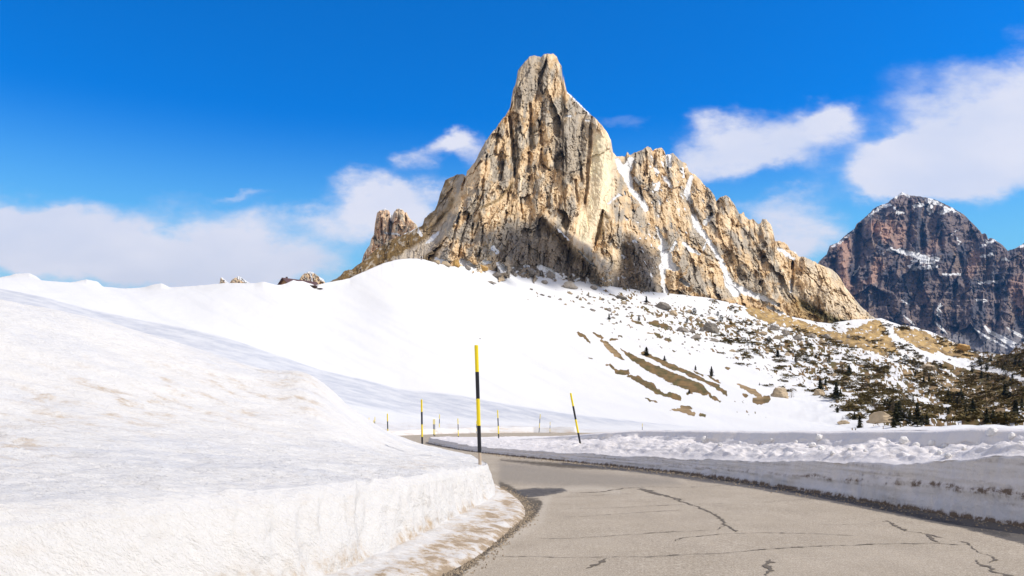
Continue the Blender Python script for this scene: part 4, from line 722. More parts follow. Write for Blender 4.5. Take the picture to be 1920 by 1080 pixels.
def pole_meshes(nseg):
    V, Q, mi = [], [], []
    for k in range(nseg):                             # bands from the top down, lower bands end just inside the next
        top_, bot = -k * SEG, -(k + 1) * SEG
        r = .0395
        v, q = tube([(bot, r), (bot + .002, r + .0008), (top_ - .002, r + .0008), (top_, r)] if k else [(bot, r), (bot + .002, r + .0008), (-.012, r + .0008), (-.003, r * .93), (0, r * .7)])
        a0 = len(V); V += v; Q += [tuple(a0 + i for i in f) for f in q]; mi += [k % 2] * len(q)
    return V, Q, mi
pole_lib = {}
def snow_pole(top, foot, dist, label, nseg=4, scale=1., leany=0.):
    """top, foot: photo pixels of the tip and of the foot; dist: metres from the camera"""
    a = Vector(g(*top, dist)); b_ = Vector(g(*foot, dist - leany)); ax = (a - b_); L = ax.length / scale
    root = empty('snow_pole', b_); root.rotation_euler = ax.to_track_quat('Z', 'Y').to_euler(); root.scale = (scale,) * 3
    V, Q, mi = pole_meshes(nseg); V = [(x, y, z + L) for x, y, z in V]
    p = mesh_obj('pole', V, Q, [M_yel, M_blk], root, midx=mi)
    base = L - nseg * SEG
    if base > -.4:
        V, Q = tube([(-.5, .034), (max(base, 0) + .06, .034)], 10); mesh_obj('stake', V, Q, M_wood, root)
    return tag(root, label, 'snow pole', 'black and yellow snow poles along the road')
snow_pole((893, 647), (900, 871), 17.0, 'tallest yellow and black snow pole standing on the corner of the near left snow mound', scale=1.02)
snow_pole((1070, 737), (1089.5, 839.5), 34.0, 'yellow and black snow pole leaning left out of the sunlit right snow bank', scale=1.03, leany=.3)
snow_pole((790.5, 749), (792, 858), 37.0, 'upright yellow and black snow pole with foot hidden behind the left mound, beside far road', scale=1.03)
snow_pole((726.3, 775.5), (728, 842), 60.0, 'short yellow and black snow pole tip just above the left mound edge', scale=1.03)
snow_pole((933, 769), (936, 843), 52.0, 'thin yellow and black snow pole right of the tallest pole, on snow inside the bend', scale=.92)
snow_pole((858.5, 784.5), (860, 842), 57.0, 'short yellow and black snow pole on the shaded tip of the inner snow bank', scale=.74)
snow_pole((815, 786), (815.3, 824), 84.0, 'right one of two close snow poles beside the far road', scale=.97)
snow_pole((812.6, 786), (813, 822), 90.0, 'left one of two close snow poles beside the far road', scale=1.0)
snow_pole((824.3, 777), (823.4, 813), 105.0, 'faint thin snow pole leaning right behind the two close poles', scale=1.06)
snow_pole((893.5, 789), (893, 814), 108.0, 'small snow pole half hidden behind the tallest pole on the far road side', scale=.85)
snow_pole((1013, 776.5), (1010.5, 814), 108.0, 'thin distant snow pole leaning right beyond the inner snow bank', scale=1.1)
snow_pole((1031.5, 791), (1031, 816), 109.0, 'shortest distant snow pole just left of the leaning pole on the right bank', scale=.8)
snow_pole((1204.3, 794), (1204.3, 818), 100.0, 'tiny snow pole tip poking above the right snow bank', scale=.75)
snow_pole((703, 782), (702.6, 806), 92.0, 'darker of the pole tips at the left mound edge', scale=.9)
snow_pole((701, 787.5), (700.6, 812), 80.0, 'yellow pole tip touching the left mound edge beside a darker pole', scale=.9)
snow_pole((692, 783), (692, 804), 96.0, 'leftmost tiny pole tip above the left mound edge', scale=.8)

def ico(sub):
    t_ = (1 + 5 ** .5) / 2
    v = [Vector(p).normalized() for p in [(-1, t_, 0), (1, t_, 0), (-1, -t_, 0), (1, -t_, 0), (0, -1, t_), (0, 1, t_), (0, -1, -t_), (0, 1, -t_), (t_, 0, -1), (t_, 0, 1), (-t_, 0, -1), (-t_, 0, 1)]]
    f = [(0, 11, 5), (0, 5, 1), (0, 1, 7), (0, 7, 10), (0, 10, 11), (1, 5, 9), (5, 11, 4), (11, 10, 2), (10, 7, 6), (7, 1, 8), (3, 9, 4), (3, 4, 2), (3, 2, 6), (3, 6, 8), (3, 8, 9), (4, 9, 5), (2, 4, 11), (6, 2, 10), (8, 6, 7), (9, 8, 1)]
    for _ in range(sub):
        c = {}; nf = []
        def mid(a, b_):
            k = (min(a, b_), max(a, b_))
            if k not in c: v.append(((v[a] + v[b_]) / 2).normalized()); c[k] = len(v) - 1
            return c[k]
        for a, b_, d_ in f:
            x_, y_, z_ = mid(a, b_), mid(b_, d_), mid(d_, a); nf += [(a, x_, z_), (b_, y_, x_), (d_, z_, y_), (x_, y_, z_)]
        f = nf
    return np.array([tuple(p) for p in v]), f
IV, IF = ico(3)
def rock_mesh(name, seed, mats, snowcap=True):
    v = IV.copy(); r = np.random.default_rng(seed)
    for _ in range(9):                                # knock planes off a ball: a broken block
        n = r.normal(size=3); n[2] = abs(n[2]) * .8; n /= np.linalg.norm(n); c = r.uniform(.55, .85); k = v @ n; v -= np.maximum(k - c, 0)[:, None] * n
    v *= (1 + .16 * fbm(v[:, 0] * 1.7 + seed, v[:, 1] * 1.7, v[:, 2] * 1.7, 4) - .10 * ridged(v[:, 0] * 1.2 + seed, v[:, 1] * 1.2, v[:, 2] * 1.2, 2))[:, None]; v[:, 2] *= .8
    me = bpy.data.meshes.new(name); me.from_pydata([tuple(p) for p in v], [], IF)
    for m_ in mats: me.materials.append(m_)
    me.update()
    if snowcap: me.polygons.foreach_set('material_index', np.array([1 if (p.normal.z > .93 and r.random() < .8) else 0 for p in me.polygons], np.int32))
    return me
M_b1 = plain_mat('grey_boulder', (.25, .22, .185), 1.3, .5, .9, .8, .3, rand=.25); M_b2 = plain_mat('buff_boulder', (.42, .33, .22), 1.3, .45, .9, .8, .3, rand=.15); M_b3 = plain_mat('ochre_boulder', (.46, .28, .09), 1.3, .4, .9, .8, .3)
M_cap = plain_mat('snow_cap', (.74, .735, .73), 2, .06, .8)
RM = [[rock_mesh('boulder_mesh', 10 + i, [m_, M_cap]) for i in range(5)] for m_ in (M_b1, M_b2, M_b3)]
def boulder(x, y, wd, ht, kind=0, label=None, group=None, up=0.):
    p, j = on_field(x, y + ht * .38); mpp = p[1] / F
    o = bpy.data.objects.new('boulder', RM[kind][random.randrange(5)]); COL.objects.link(o)
    o.location = (p[0], p[1], p[2] + ht * mpp * (.28 + up)); o.scale = (wd * mpp * .62, (wd + ht) * .25 * mpp, ht * mpp * .78); o.rotation_euler = (random.uniform(-.1, .1), random.uniform(-.15, .15), random.uniform(0, .6) * random.choice((-1, 1)))
    tag(o, label or 'snow-dusted limestone boulder lying among others on the snowy slope under the cliffs', 'boulder', group or 'boulders scattered on the snowy slope'); return o
Z4 = lambda x, y: (1140 + x / 4, 470 + y / 4)
Z6 = lambda x, y: (1440 + x / 4, 560 + y / 4)
Z2 = lambda x, y: (780 + x / 4, 340 + y / 4)
big = [(Z6(90, 705), 35, 23, 1, 'big beige boulder standing alone on clean snow right of the brown grass strips'), (Z4(765, 580), 34, 20, 0, 'largest dark grey boulder in the middle of the upper snow slope'), (Z6(850, 885), 46, 25, 1, 'broad buff boulder above the right snow bank among dark trees'),
       (Z6(1455, 358), 25, 17, 2, 'ochre boulder on the skyline at the foot of the grass tongue'), (Z6(1190, 510), 27, 15, 1, 'pale wide boulder amid dark scrub on the right slope'), (Z6(385, 705), 23, 13, 1, 'buff boulder with a small tree growing behind it, right of the big beige boulder'),
       (Z4(410, 410), 30, 15, 0, 'dark grey boulder where the snow gully meets the snow slope'), (Z4(1240, 570), 24, 13, 0, 'grey boulder below the ochre earth slope'), (Z4(560, 592), 25, 9, 0, 'flat grey boulder left of the largest dark grey boulder'), (Z4(655, 645), 25, 9, 0, 'flat grey boulder just below the largest dark grey boulder'),
       (Z2(300, 600), 15, 14, 2, 'tall ochre boulder on the crest at the cliff foot'), (Z2(500, 645), 22, 13, 2, 'brown boulder right of the tall ochre one at the cliff foot'), (Z2(1150, 780), 30, 14, 0, 'wide grey-brown boulder half sunk in snow below the dark cliff'), (Z2(1850, 930), 27, 13, 0, 'dark boulder below the cliff at the left side of the snow gully'),
       (Z4(1640, 640), 15, 10, 0, 'grey boulder at the lower edge of the ochre earth slope'), (Z6(565, 925), 22, 9, 1, 'low brown boulder just above the right snow bank crest')]
for (xy, w, h, k, lb) in big: boulder(*xy, w, h, k, lb)
med = [(Z4(120, 388), 14, 6, 1), (Z4(490, 465), 18, 11, 1), (Z4(605, 455), 15, 7, 1), (Z4(670, 515), 9, 9, 1), (Z4(770, 505), 18, 6, 1), (Z4(620, 495), 9, 6, 1), (Z4(630, 600), 13, 10, 0), (Z4(800, 670), 16, 8, 0), (Z4(1150, 620), 22, 7, 1), (Z4(1125, 665), 14, 6, 1), (Z4(1330, 610), 15, 10, 0), (Z4(1420, 655), 16, 9, 0),
       (Z4(1270, 650), 20, 9, 1), (Z4(1125, 550), 11, 5, 1), (Z4(990, 665), 9, 6, 0), (Z4(935, 747), 13, 6, 1), (Z4(1340, 778), 13, 8, 1), (Z4(1510, 632), 18, 7, 1), (Z4(1190, 758), 8, 5, 1), (Z4(1030, 540), 9, 4, 0), (Z4(700, 590), 10, 9, 0), (Z4(1600, 680), 14, 9, 1), (Z4(1450, 690), 8, 8, 1), (Z6(1370, 400), 10, 7, 1), (Z6(1190, 290), 8, 6, 1),
       (Z6(660, 802), 12, 7, 1), (Z6(330, 275), 15, 9, 0), (Z6(215, 292), 16, 9, 0), (Z6(430, 465), 10, 7, 1), (Z6(500, 575), 12, 8, 1), (Z6(880, 660), 10, 7, 1), (Z6(1160, 870), 14, 9, 1), (Z6(1780, 740), 9, 6, 2), (Z6(1620, 720), 9, 5, 0), (Z6(530, 320), 16, 8, 0),
       (Z2(600, 700), 22, 10, 0), (Z2(690, 695), 9, 14, 0), (Z2(735, 692), 12, 9, 0), (Z2(850, 620), 24, 20, 0), (Z2(1010, 690), 18, 18, 0), (Z2(885, 688), 15, 11, 0), (Z2(960, 750), 14, 8, 0), (Z2(1330, 790), 17, 8, 0), (Z2(1155, 838), 11, 5, 1), (Z2(1560, 908), 13, 6, 0), (Z2(1540, 868), 24, 8, 0), (Z2(1330, 967), 9, 5, 0), (Z2(1390, 886), 12, 4, 0), (Z2(1120, 925), 6, 3, 1), (Z2(1080, 885), 9, 4, 0),
       (Z2(560, 755), 20, 4, 0), (Z2(860, 803), 7, 4, 0), (Z2(1000, 865), 8, 3, 0), (Z2(945, 850), 10, 3, 0), (Z2(1450, 965), 10, 5, 0), (Z2(1500, 998), 9, 4, 0), (Z2(1395, 942), 8, 3, 0), (Z2(220, 600), 18, 9, 1), (Z2(380, 640), 14, 9, 0), (Z2(160, 590), 14, 7, 1), (Z4(700, 540), 7, 5, 0), (Z4(40, 500), 8, 5, 0)]
for (xy, w, h, k) in med: boulder(*xy, w, h, k)
for _ in range(195):
    x_ = random.uniform(1080, 1900); y_ = 552 + (x_ - 1100) * .155 + random.uniform(0, 1) ** 1.2 * (50 + (x_ - 1150) * .13)
    boulder(x_, y_, random.uniform(3, 9), random.uniform(2, 5), random.choice((0, 0, 1)))
boulder(900, 634, 2.2, 2.5, 0, 'single tiny dark stone alone on the open snow above the tallest pole', 'boulders scattered on the snowy slope')

# trees
M_trunk = plain_mat('bark', (.12, .085, .06), 6, .4, .9)
M_needle = plain_mat('conifer_needles', (.050, .050, .018), 2.0, .75, .8, 0, rand=.3); M_bare = plain_mat('bare_larch_twigs', (.17, .135, .105), 3, .4, .9, 0)
def crown_mesh(kind, seed):
    r = np.random.default_rng(seed); V, Q = [], []
    n = {'spruce': 620, 'pine': 520, 'bare': 260}[kind]
    ph = r.uniform(0, 6.28)
    for i in range(n):
        h = r.uniform(.06, 1) if kind != 'pine' else r.uniform(.08, 1); a = r.uniform(0, 6.283)
        if kind == 'spruce': R = (1 - h) ** .85 * .27 * (.72 + .38 * math.sin(a * 2 + ph + h * 9)) * (.75 + .35 * math.sin(h * 40 + seed)) + .012; s_ = .05 + .05 * (1 - h)
        elif kind == 'pine': R = .27 * math.sqrt(max(.02, 1 - ((h - .45) / .56) ** 2)) * (.78 + .3 * math.sin(a * 3 + ph + h * 6)); s_ = .075
        else: R = (1 - h) ** .7 * .2 + .01; s_ = .1 * (1.1 - h)
        q = r.uniform(.35, 1) ** .5; cx_, cy_, cz_ = R * q * math.cos(a), R * q * math.sin(a), h * (1. if kind != 'bare' else 1)
        out = np.array([math.cos(a), math.sin(a), -.35 if kind == 'spruce' else (.25 if kind == 'bare' else .1)]); sd = np.array([-math.sin(a), math.cos(a), r.uniform(-.5, .5)])
        w = s_ * (.5 if kind != 'bare' else .05); L = s_ * (1. if kind != 'bare' else 1.6); c0 = np.array([cx_, cy_, cz_]); a0 = len(V)
        V += [tuple(c0 - out * L * .5 - sd * w * .4), tuple(c0 - out * L * .5 + sd * w * .4), tuple(c0 + out * L * .2 + sd * w), tuple(c0 + out * L * .6 + np.array([0, 0, r.uniform(-.02, .02)])), tuple(c0 + out * L * .2 - sd * w)]
        Q.append((a0, a0 + 1, a0 + 2, a0 + 3, a0 + 4))
    return V, Q
protos = {}
for kind in ('spruce', 'pine', 'bare'):
    protos[kind] = []
    for sd in range(4 if kind != 'bare' else 2):
        V, Q = crown_mesh(kind, sd + 3); mc = bpy.data.meshes.new('crown'); mc.from_pydata(V, [], Q); mc.materials.append(M_bare if kind == 'bare' else M_needle); mc.update()
        V, Q = tube([(-.08, .022), (.4, .015), (.97, .004)], 7); mt = bpy.data.meshes.new('trunk'); mt.from_pydata(V, [], Q); mt.materials.append(M_trunk); mt.update()
        protos[kind].append((mc, mt))
NAMES = dict(spruce='spruce_tree', pine='stone_pine_tree', bare='bare_larch_tree')
CATS = dict(spruce='spruce tree', pine='pine tree', bare='larch tree')
SHARED = dict(spruce='small pointed dark green spruce among the scattered trees on the snowy right slope', pine='small rounded dark pine among the scattered trees on the snowy right slope', bare='small leafless grey-brown larch on the snowy right slope')
def tree(x, ybase, hpx, kind='spruce', label=None, wide=1.):
    p, j = on_field(x, ybase); mpp = p[1] / F; root = empty(NAMES[kind], (p[0], p[1], p[2] - .1), random.uniform(0, 6.28)); s_ = hpx * mpp * 1.12; root.scale = (s_ * wide * 1.3, s_ * wide * 1.3, s_)
    mc, mt = random.choice(protos[kind])
    for nm, me in (('crown', mc), ('trunk', mt)):
        o = bpy.data.objects.new(nm, me); COL.objects.link(o); o.parent = root
    return tag(root, label or SHARED[kind], CATS[kind], dict(spruce='spruces on the right slope', pine='round pines on the right slope', bare='leafless larches on the right slope')[kind])
def T(Z, x, yc, h, kind='spruce', label=None, wide=1.): X, Y = Z(x, yc + h / 2); tree(X, Y, h / 4, kind, label, wide)
T(Z4, 290, 755, 60, 'spruce', 'wide spruce at the upper end of the top brown grass strip', 1.5); T(Z4, 422, 810, 36, 'spruce', 'small spruce standing on the top brown grass strip', 1.3); T(Z4, 652, 880, 36, 'spruce', 'small spruce on a short brown patch left of a taller one'); T(Z4, 773, 908, 68, 'spruce', 'lone pale spruce at the right end of the brown grass strips')
T(Z4, 605, 1055, 30, 'spruce', 'tiny low spruce below the lowest brown grass strip', 1.5); T(Z4, 287, 367, 44, 'spruce', 'dark conifer at the foot of the cliff left of the snow gully', 1.1); T(Z4, 645, 452, 46, 'pine', 'round pine standing behind the row of boulders near the snow cone'); T(Z4, 845, 512, 46, 'pine', 'round dark pine between the snow cone and the largest boulder')
T(Z4, 823, 468, 32, 'pine'); T(Z4, 757, 458, 56, 'bare'); T(Z4, 930, 500, 50, 'bare'); T(Z4, 960, 530, 50, 'bare'); T(Z4, 895, 620, 60, 'bare'); T(Z4, 590, 523, 32); T(Z4, 230, 505, 40); T(Z4, 10, 492, 44); T(Z4, 1075, 540, 30); T(Z4, 917, 545, 24); T(Z4, 1205, 675, 50, 'pine', 'round pine alone on clean snow below the grey boulders')
T(Z4, 1270, 775, 52); T(Z4, 1410, 812, 52); T(Z4, 1487, 808, 58, 'pine'); T(Z4, 1560, 790, 36); T(Z4, 1370, 880, 32); T(Z4, 1135, 997, 20); T(Z4, 1590, 1012, 90, wide=1.2); T(Z4, 1710, 1040, 84); T(Z4, 1745, 1065, 50); T(Z4, 1655, 820, 50, 'pine'); T(Z4, 1745, 870, 70, 'bare'); T(Z4, 1808, 900, 80); T(Z4, 975, 615, 30, 'pine'); T(Z4, 1045, 695, 30, 'pine'); T(Z4, 1083, 700, 20, 'pine')
T(Z6, 510, 706, 122, 'spruce', 'tall slim spruce on snow right of the boulder with a tree behind it'); T(Z6, 392, 655, 84, 'spruce', 'spruce growing right behind a buff boulder'); T(Z6, 430, 625, 50); T(Z6, 545, 702, 30); T(Z6, 520, 830, 48); T(Z6, 648, 882, 56); T(Z6, 685, 925, 92, 'spruce', 'spruce with a long blue shadow just above the right snow bank'); T(Z6, 562, 900, 50, 'bare')
T(Z6, 180, 705, 70, 'bare'); T(Z6, 605, 540, 70); T(Z6, 545, 520, 66, 'bare'); T(Z6, 1035, 462, 72, 'pine'); T(Z6, 1095, 484, 54, 'pine'); T(Z6, 1130, 502, 50, 'pine'); T(Z6, 1290, 532, 58, 'pine', 'round pine right of the pale wide boulder'); T(Z6, 1195, 456, 32, 'pine'); T(Z6, 918, 432, 44, 'pine'); T(Z6, 735, 640, 60, 'bare')
T(Z6, 1118, 875, 160, 'spruce', 'tall dark spruce, tallest of the cluster above the right snow bank'); T(Z6, 960, 870, 150); T(Z6, 985, 850, 140); T(Z6, 948, 930, 70, wide=1.3); T(Z6, 1065, 890, 90); T(Z6, 885, 800, 76, 'pine'); T(Z6, 800, 790, 80, 'bare'); T(Z6, 940, 810, 110, 'bare'); T(Z6, 1350, 850, 66); T(Z6, 1195, 905, 80); T(Z6, 1160, 910, 70); T(Z6, 1270, 765, 70, 'bare')
T(Z6, 1640, 880, 100); T(Z6, 1540, 830, 124); T(Z6, 1440, 770, 120, 'pine'); T(Z6, 1690, 885, 90); T(Z6, 1780, 900, 84); T(Z6, 1855, 845, 140, 'spruce', 'dark broad spruce at the right edge above the snow bank', 1.2); T(Z6, 1780, 700, 104); T(Z6, 1870, 690, 70, 'bare'); T(Z6, 1840, 700, 70, 'bare'); T(Z6, 1760, 465, 56, 'bare'); T(Z6, 1855, 475, 66); T(Z6, 1890, 485, 64); T(Z6, 1610, 442, 50, 'bare')
T(Z6, 1670, 448, 44); T(Z6, 1835, 590, 54); T(Z6, 1345, 920, 60, 'bare'); T(Z6, 1600, 800, 60, 'bare'); T(Z6, 1800, 560, 50, 'bare'); T(Z6, 208, 460, 56, 'bare'); T(Z6, 75, 415, 50, 'pine'); T(Z6, 360, 432, 36); T(Z6, 168, 520, 34); T(Z6, 1900, 800, 90); T(Z6, 1480, 860, 70); T(Z6, 780, 770, 40)
for _ in range(34):
    x_ = random.uniform(1660, 1935); y_ = random.uniform(700, 796); tree(x_, y_, random.uniform(9, 19) * (.7 + .4 * (y_ - 690) / 100), random.choice(('spruce', 'spruce', 'pine', 'bare')))
for _ in range(20):
    x_ = random.uniform(1820, 1960); y_ = random.uniform(668, 700); tree(x_, y_, random.uniform(7, 14), random.choice(('spruce', 'pine', 'bare')))

# dwarf pine scrub: one low dark cover over the right slope
cand = []
fg = TG; Dn = np.clip(dens, 0, 1)
clumps = []
pn2 = fbm((PX * .9 + PY * .43) / 30, (PY * .9 - PX * .43) / 9, 13., 4)
score = pn2 * 1.25 + Dn * .62 - np.clip(clean * 2, 0, 1) - np.clip(och, 0, 1) * .6
ok = (score > .60) & (Dn > .12) & (PY < 792 - np.clip(1560 - PX, 0, 200) * .3) & (PX > 1330) & (PX < 1990) & (PY < 800) & (vv[None] > 4)
ii, jj = np.nonzero(ok); pick = rng.choice(len(ii), min(1150, len(ii)), replace=False)
for k in pick: clumps.append((PX[ii[k], jj[k]], PY[ii[k], jj[k]], 1.))
for pts, n_, w_c in [([(1595, 630), (1650, 645)], 22, 4), ([(1650, 612), (1662, 635)], 12, 4), ([(1640, 650), (1690, 668)], 22, 4), ([(1480, 612), (1560, 645)], 20, 5), ([(1680, 645), (1695, 652), (1725, 670)], 34, 5), ([(1755, 628), (1775, 645), (1800, 665)], 46, 8), ([(1790, 658), (1815, 668)], 16, 4), ([(1655, 608), (1670, 612)], 8, 2), ([(1680, 612), (1700, 618)], 16, 4), ([(1690, 612), (1705, 620)], 8, 2), ([(1830, 680), (1900, 695), (1940, 690)], 60, 7), ([(1500, 620), (1560, 640), (1600, 655)], 30, 4), ([(1560, 700), (1700, 760)], 50, 18),
                     ([(1560, 660), (1610, 675)], 14, 3), ([(1620, 685), (1660, 700)], 22, 6), ([(1350, 640), (1390, 645)], 18, 3), ([(1720, 700), (1800, 750)], 60, 12), ([(1900, 668), (1925, 664), (1960, 655)], 40, 6), ([(1430, 720), (1480, 735)], 6, 3)]:
    for _ in range(n_):
        q = random.uniform(0, len(pts) - 1.001); a_ = int(q); f_ = q - a_; clumps.append((pts[a_][0] * (1 - f_) + pts[a_ + 1][0] * f_ + random.gauss(0, w_c * .7), pts[a_][1] * (1 - f_) + pts[a_ + 1][1] * f_ + random.gauss(0, w_c * .4), .9))
V, Q = [], []
for (x_, y_, sc_c) in clumps:
    p, j = on_field(x_, y_)
    if abs(CY - F * (p[2] - EYE) / p[1] - y_) > 5: continue
    for _ in range(random.randint(1, 3)):
        cx_, cy_ = p[0] + random.gauss(0, 1.1), p[1] + random.gauss(0, 1.1); R = random.uniform(.6, 1.45) * sc_c; hh = R * random.uniform(.45, .8)
        for _k in range(54):
            a_ = random.uniform(0, 6.283); el = math.asin(random.uniform(0, 1)); c0 = np.array([cx_ + R * math.cos(a_) * math.cos(el), cy_ + R * math.sin(a_) * math.cos(el), p[2] - .1 + hh * math.sin(el)]); s_ = random.uniform(.25, .5)
            d1 = np.array([math.cos(a_ + random.uniform(-1, 1)), math.sin(a_), random.uniform(.0, .9)]) * s_; d2 = np.array([-math.sin(a_), math.cos(a_), random.uniform(-.4, .4)]) * s_ * .7
            a0 = len(V); V += [tuple(c0 - d2), tuple(c0 + d2), tuple(c0 + d1)]; Q.append((a0, a0 + 1, a0 + 2))
M_scrub = plain_mat('dwarf_pine_needles', (.125, .092, .026), .5, .7, .85, 0)
tag(mesh_obj('dwarf_pine_scrub', V, Q, M_scrub), 'low dark green dwarf pine scrub spreading over the snowy right slope', 'scrub', kind='stuff')

# chalet sunk behind the snow ridge
M_brd = plain_mat('dark_timber', (.075, .042, .03), 1.2, .3, .7, .3, .02, (1, 1, 6)); M_gab = plain_mat('warm_timber', (.28, .14, .06), 3, .3, .7, .3, .02, (6, 6, 1)); M_roof = plain_mat('brown_sheet_roof', (.10, .055, .048), 2, .25, .6, .2, .02)
cz = float(g(531.5, 522, 286)[2]); hx, hy = float(g(533, 522, 286)[0]), 286.
ch = empty('chalet', (hx, hy, cz - 5.6), math.radians(42))
Lh, Wh, hw_, rise = 12., 9., 3.0, 2.6
V = [(0, -Wh / 2, 0), (Lh, -Wh / 2, 0), (Lh, Wh / 2, 0), (0, Wh / 2, 0), (0, -Wh / 2, hw_), (Lh, -Wh / 2, hw_), (Lh, Wh / 2, hw_), (0, Wh / 2, hw_), (0, 0, hw_ + rise - .1), (Lh, 0, hw_ + rise - .1)]
mesh_obj('wall', V, [(0, 1, 5, 4), (2, 3, 7, 6), (3, 0, 4, 8, 7), (1, 2, 6, 9, 5), (3, 2, 1, 0)], M_gab, ch)
V, Q = [], []
for s_ in (-1, 1):
    ey, ez = s_ * (Wh / 2 + .8), hw_ - .46; a0 = len(V)
    V += [(-.9, 0, hw_ + rise), (Lh + .6, 0, hw_ + rise), (Lh + .6, ey, ez), (-.9, ey, ez), (-.9, 0, hw_ + rise + .22), (Lh + .6, 0, hw_ + rise + .22), (Lh + .6, ey, ez + .22), (-.9, ey, ez + .22)]
    Q += [tuple(a0 + i for i in f) for f in ((0, 1, 2, 3), (7, 6, 5, 4), (0, 3, 7, 4), (1, 5, 6, 2), (3, 2, 6, 7))]
rf = mesh_obj('roof', V, Q, M_roof, ch)
for cx_ in (1.2, 8.0):
    V, Q = [], []; box(V, Q, (cx_, .5, hw_ + rise + .25), (.5, .5, .8)); box(V, Q, (cx_, .5, hw_ + rise + .68), (.66, .66, .08)); mesh_obj('chimney', V, Q, M_brd, rf)
V, Q = [], []; box(V, Q, (-.04, -1.2, 2.2), (.06, .9, 1.)); wn = mesh_obj('window', V, Q, M_blk, ch)
V, Q = [], []; [box(V, Q, (-.09, -1.2 + dy_, 2.2), (.05, .08, 1.16)) for dy_ in (-.5, .5)]; mesh_obj('frame', V, Q, M_brd, wn)
tag(ch, 'dark brown chalet roof with warm timber gable half buried behind the snow ridge', 'chalet')
# snow drifted over the chalet roof and ridge is part of snow_field; two sunken sheds stand before it
def shed(x, y, w, h, name, label, cat, dep=2.5):
    p, j = on_field(x, y + h / 2); mpp = p[1] / F; W_, H_ = w * mpp, h * mpp; r_ = empty(name, (p[0], p[1], p[2] - .3), math.radians(-12))
    V, Q = [], []; box(V, Q, (0, .2, .3 + H_ * .33), (W_ * .72, dep * .7, H_ * .7)); mesh_obj('wall', V, Q, M_brd, r_)
    V = [(-W_ / 2, -dep / 2, .3 + H_ * .62), (W_ / 2, -dep / 2, .3 + H_ * .5), (W_ / 2, dep / 2, .3 + H_ * .85), (-W_ / 2, dep / 2, .3 + H_ * .97)]; V += [(a, b_, c_ + H_ * .2) for a, b_, c_ in V]
    mesh_obj('roof', V, [(3, 2, 1, 0), (4, 5, 6, 7), (0, 1, 5, 4), (1, 2, 6, 5), (2, 3, 7, 6), (3, 0, 4, 7)], M_roof, r_); return tag(r_, label, cat)
shed(589, 537.2, 14, 4.2, 'shed', 'small dark shed roof sticking out of the snow right of the chalet', 'shed')
shed(601, 541.6, 9, 2.2, 'shed', 'lowest and smallest dark roof edge in the snow below the other shed', 'shed', 1.6)
p, j = on_field(790, 487); mk = empty('trail_marker', (p[0], p[1], p[2] - .2))
V, Q = [], []; box(V, Q, (0, 0, .85), (.16, .16, 1.9)); box(V, Q, (0, -.1, 1.25), (.5, .06, .7)); mesh_obj('post', V, Q, M_blk, mk)
for s_ in (-.42, .42):
    V, Q = [], []; box(V, Q, (s_, 0, .9), (.13, .13, 1.9)); mesh_obj('stake', V, Q, M_cap, mk)
tag(mk, 'tiny dark marker post between two pale stakes on the crest of the snow dome', 'marker')

# lumps of thrown snow on the right bank
bx = CX + F * BR[..., 0] / np.maximum(BR[..., 1], .5); by = CY + F * (EYE - BR[..., 2]) / np.maximum(BR[..., 1], .5)
smooth_snow = snow_mat('lump_snow', 4., .5, .03, col=(.72, .71, .70))
LM = []
for i in range(4):
    v = IV.copy(); v *= (1 + .22 * fbm(v[:, 0] * 1.6 + i * 9, v[:, 1] * 1.6, v[:, 2] * 1.6, 3))[:, None]; me = bpy.data.meshes.new('snow_lump_mesh'); me.from_pydata([tuple(q) for q in v], [], IF); me.materials.append(smooth_snow); me.polygons.foreach_set('use_smooth', np.ones(len(IF), bool)); me.update(); LM.append(me)
Z3 = lambda x, y: (1200 + x / 2.667, 760 + y / 2.667)
lumps = [(1315, 178, 30, 'round snow lump perched highest above the middle of the right bank'), (1460, 196, 26, 'snow lump on top of the heap of lumps on the right bank'), (1475, 228, 30, 'snow lump at the bottom of the heap of lumps'), (1540, 262, 26, 'round snow lump sitting at the lip of the shaded bank face'), (1760, 140, 36, 'wide snow lump stuck on the smooth back wall near the right edge'),
         (1863, 160, 26, 'snow lump nearest the right edge on the bank top'), (895, 168, 30, 'snow lump on the bank crest left of the heap'), (652, 176, 15, 'small round snow lump on the left half of the bank'), (325, 180, 30, 'snow lump where the lumpy bank top begins at left'), (1528, 208, 24, None), (1380, 212, 28, None), (1500, 238, 20, None), (860, 200, 26, None), (905, 222, 24, None), (960, 240, 16, None), (1210, 200, 18, None), (700, 205, 14, None), (595, 190, 12, None), (1050, 225, 16, None), (1130, 232, 14, None), (1240, 190, 16, None), (1620, 215, 14, None), (1900, 190, 18, None), (1690, 195, 16, None), (400, 205, 20, None), (500, 190, 14, None), (780, 185, 14, None)]
for (x_, y_, dd_, lb) in lumps:
    X_, Y_ = Z3(x_, y_); d2 = (bx - X_) ** 2 + (by - Y_) ** 2 + np.where((BR[..., 1] > 3) & (BR[..., 1] < 40), 0, 1e9); k = np.unravel_index(np.argmin(d2), d2.shape); p = BR[k]; r_ = dd_ / 2.667 / 2 * p[1] / F * 1.25
    o = bpy.data.objects.new('snow_lump', random.choice(LM)); COL.objects.link(o); o.location = (p[0], p[1], p[2] + r_ * .25); o.scale = (r_ * random.uniform(1, 1.3), r_ * 1.2, r_ * random.uniform(.8, 1.05)); o.rotation_euler = (random.uniform(0, 6), random.uniform(0, 6), random.uniform(0, 6))
    tag(o, lb or 'small white snow lump half sunk in the lumpy sunlit top of the right bank', 'snow lump', 'snow lumps thrown onto the right bank')
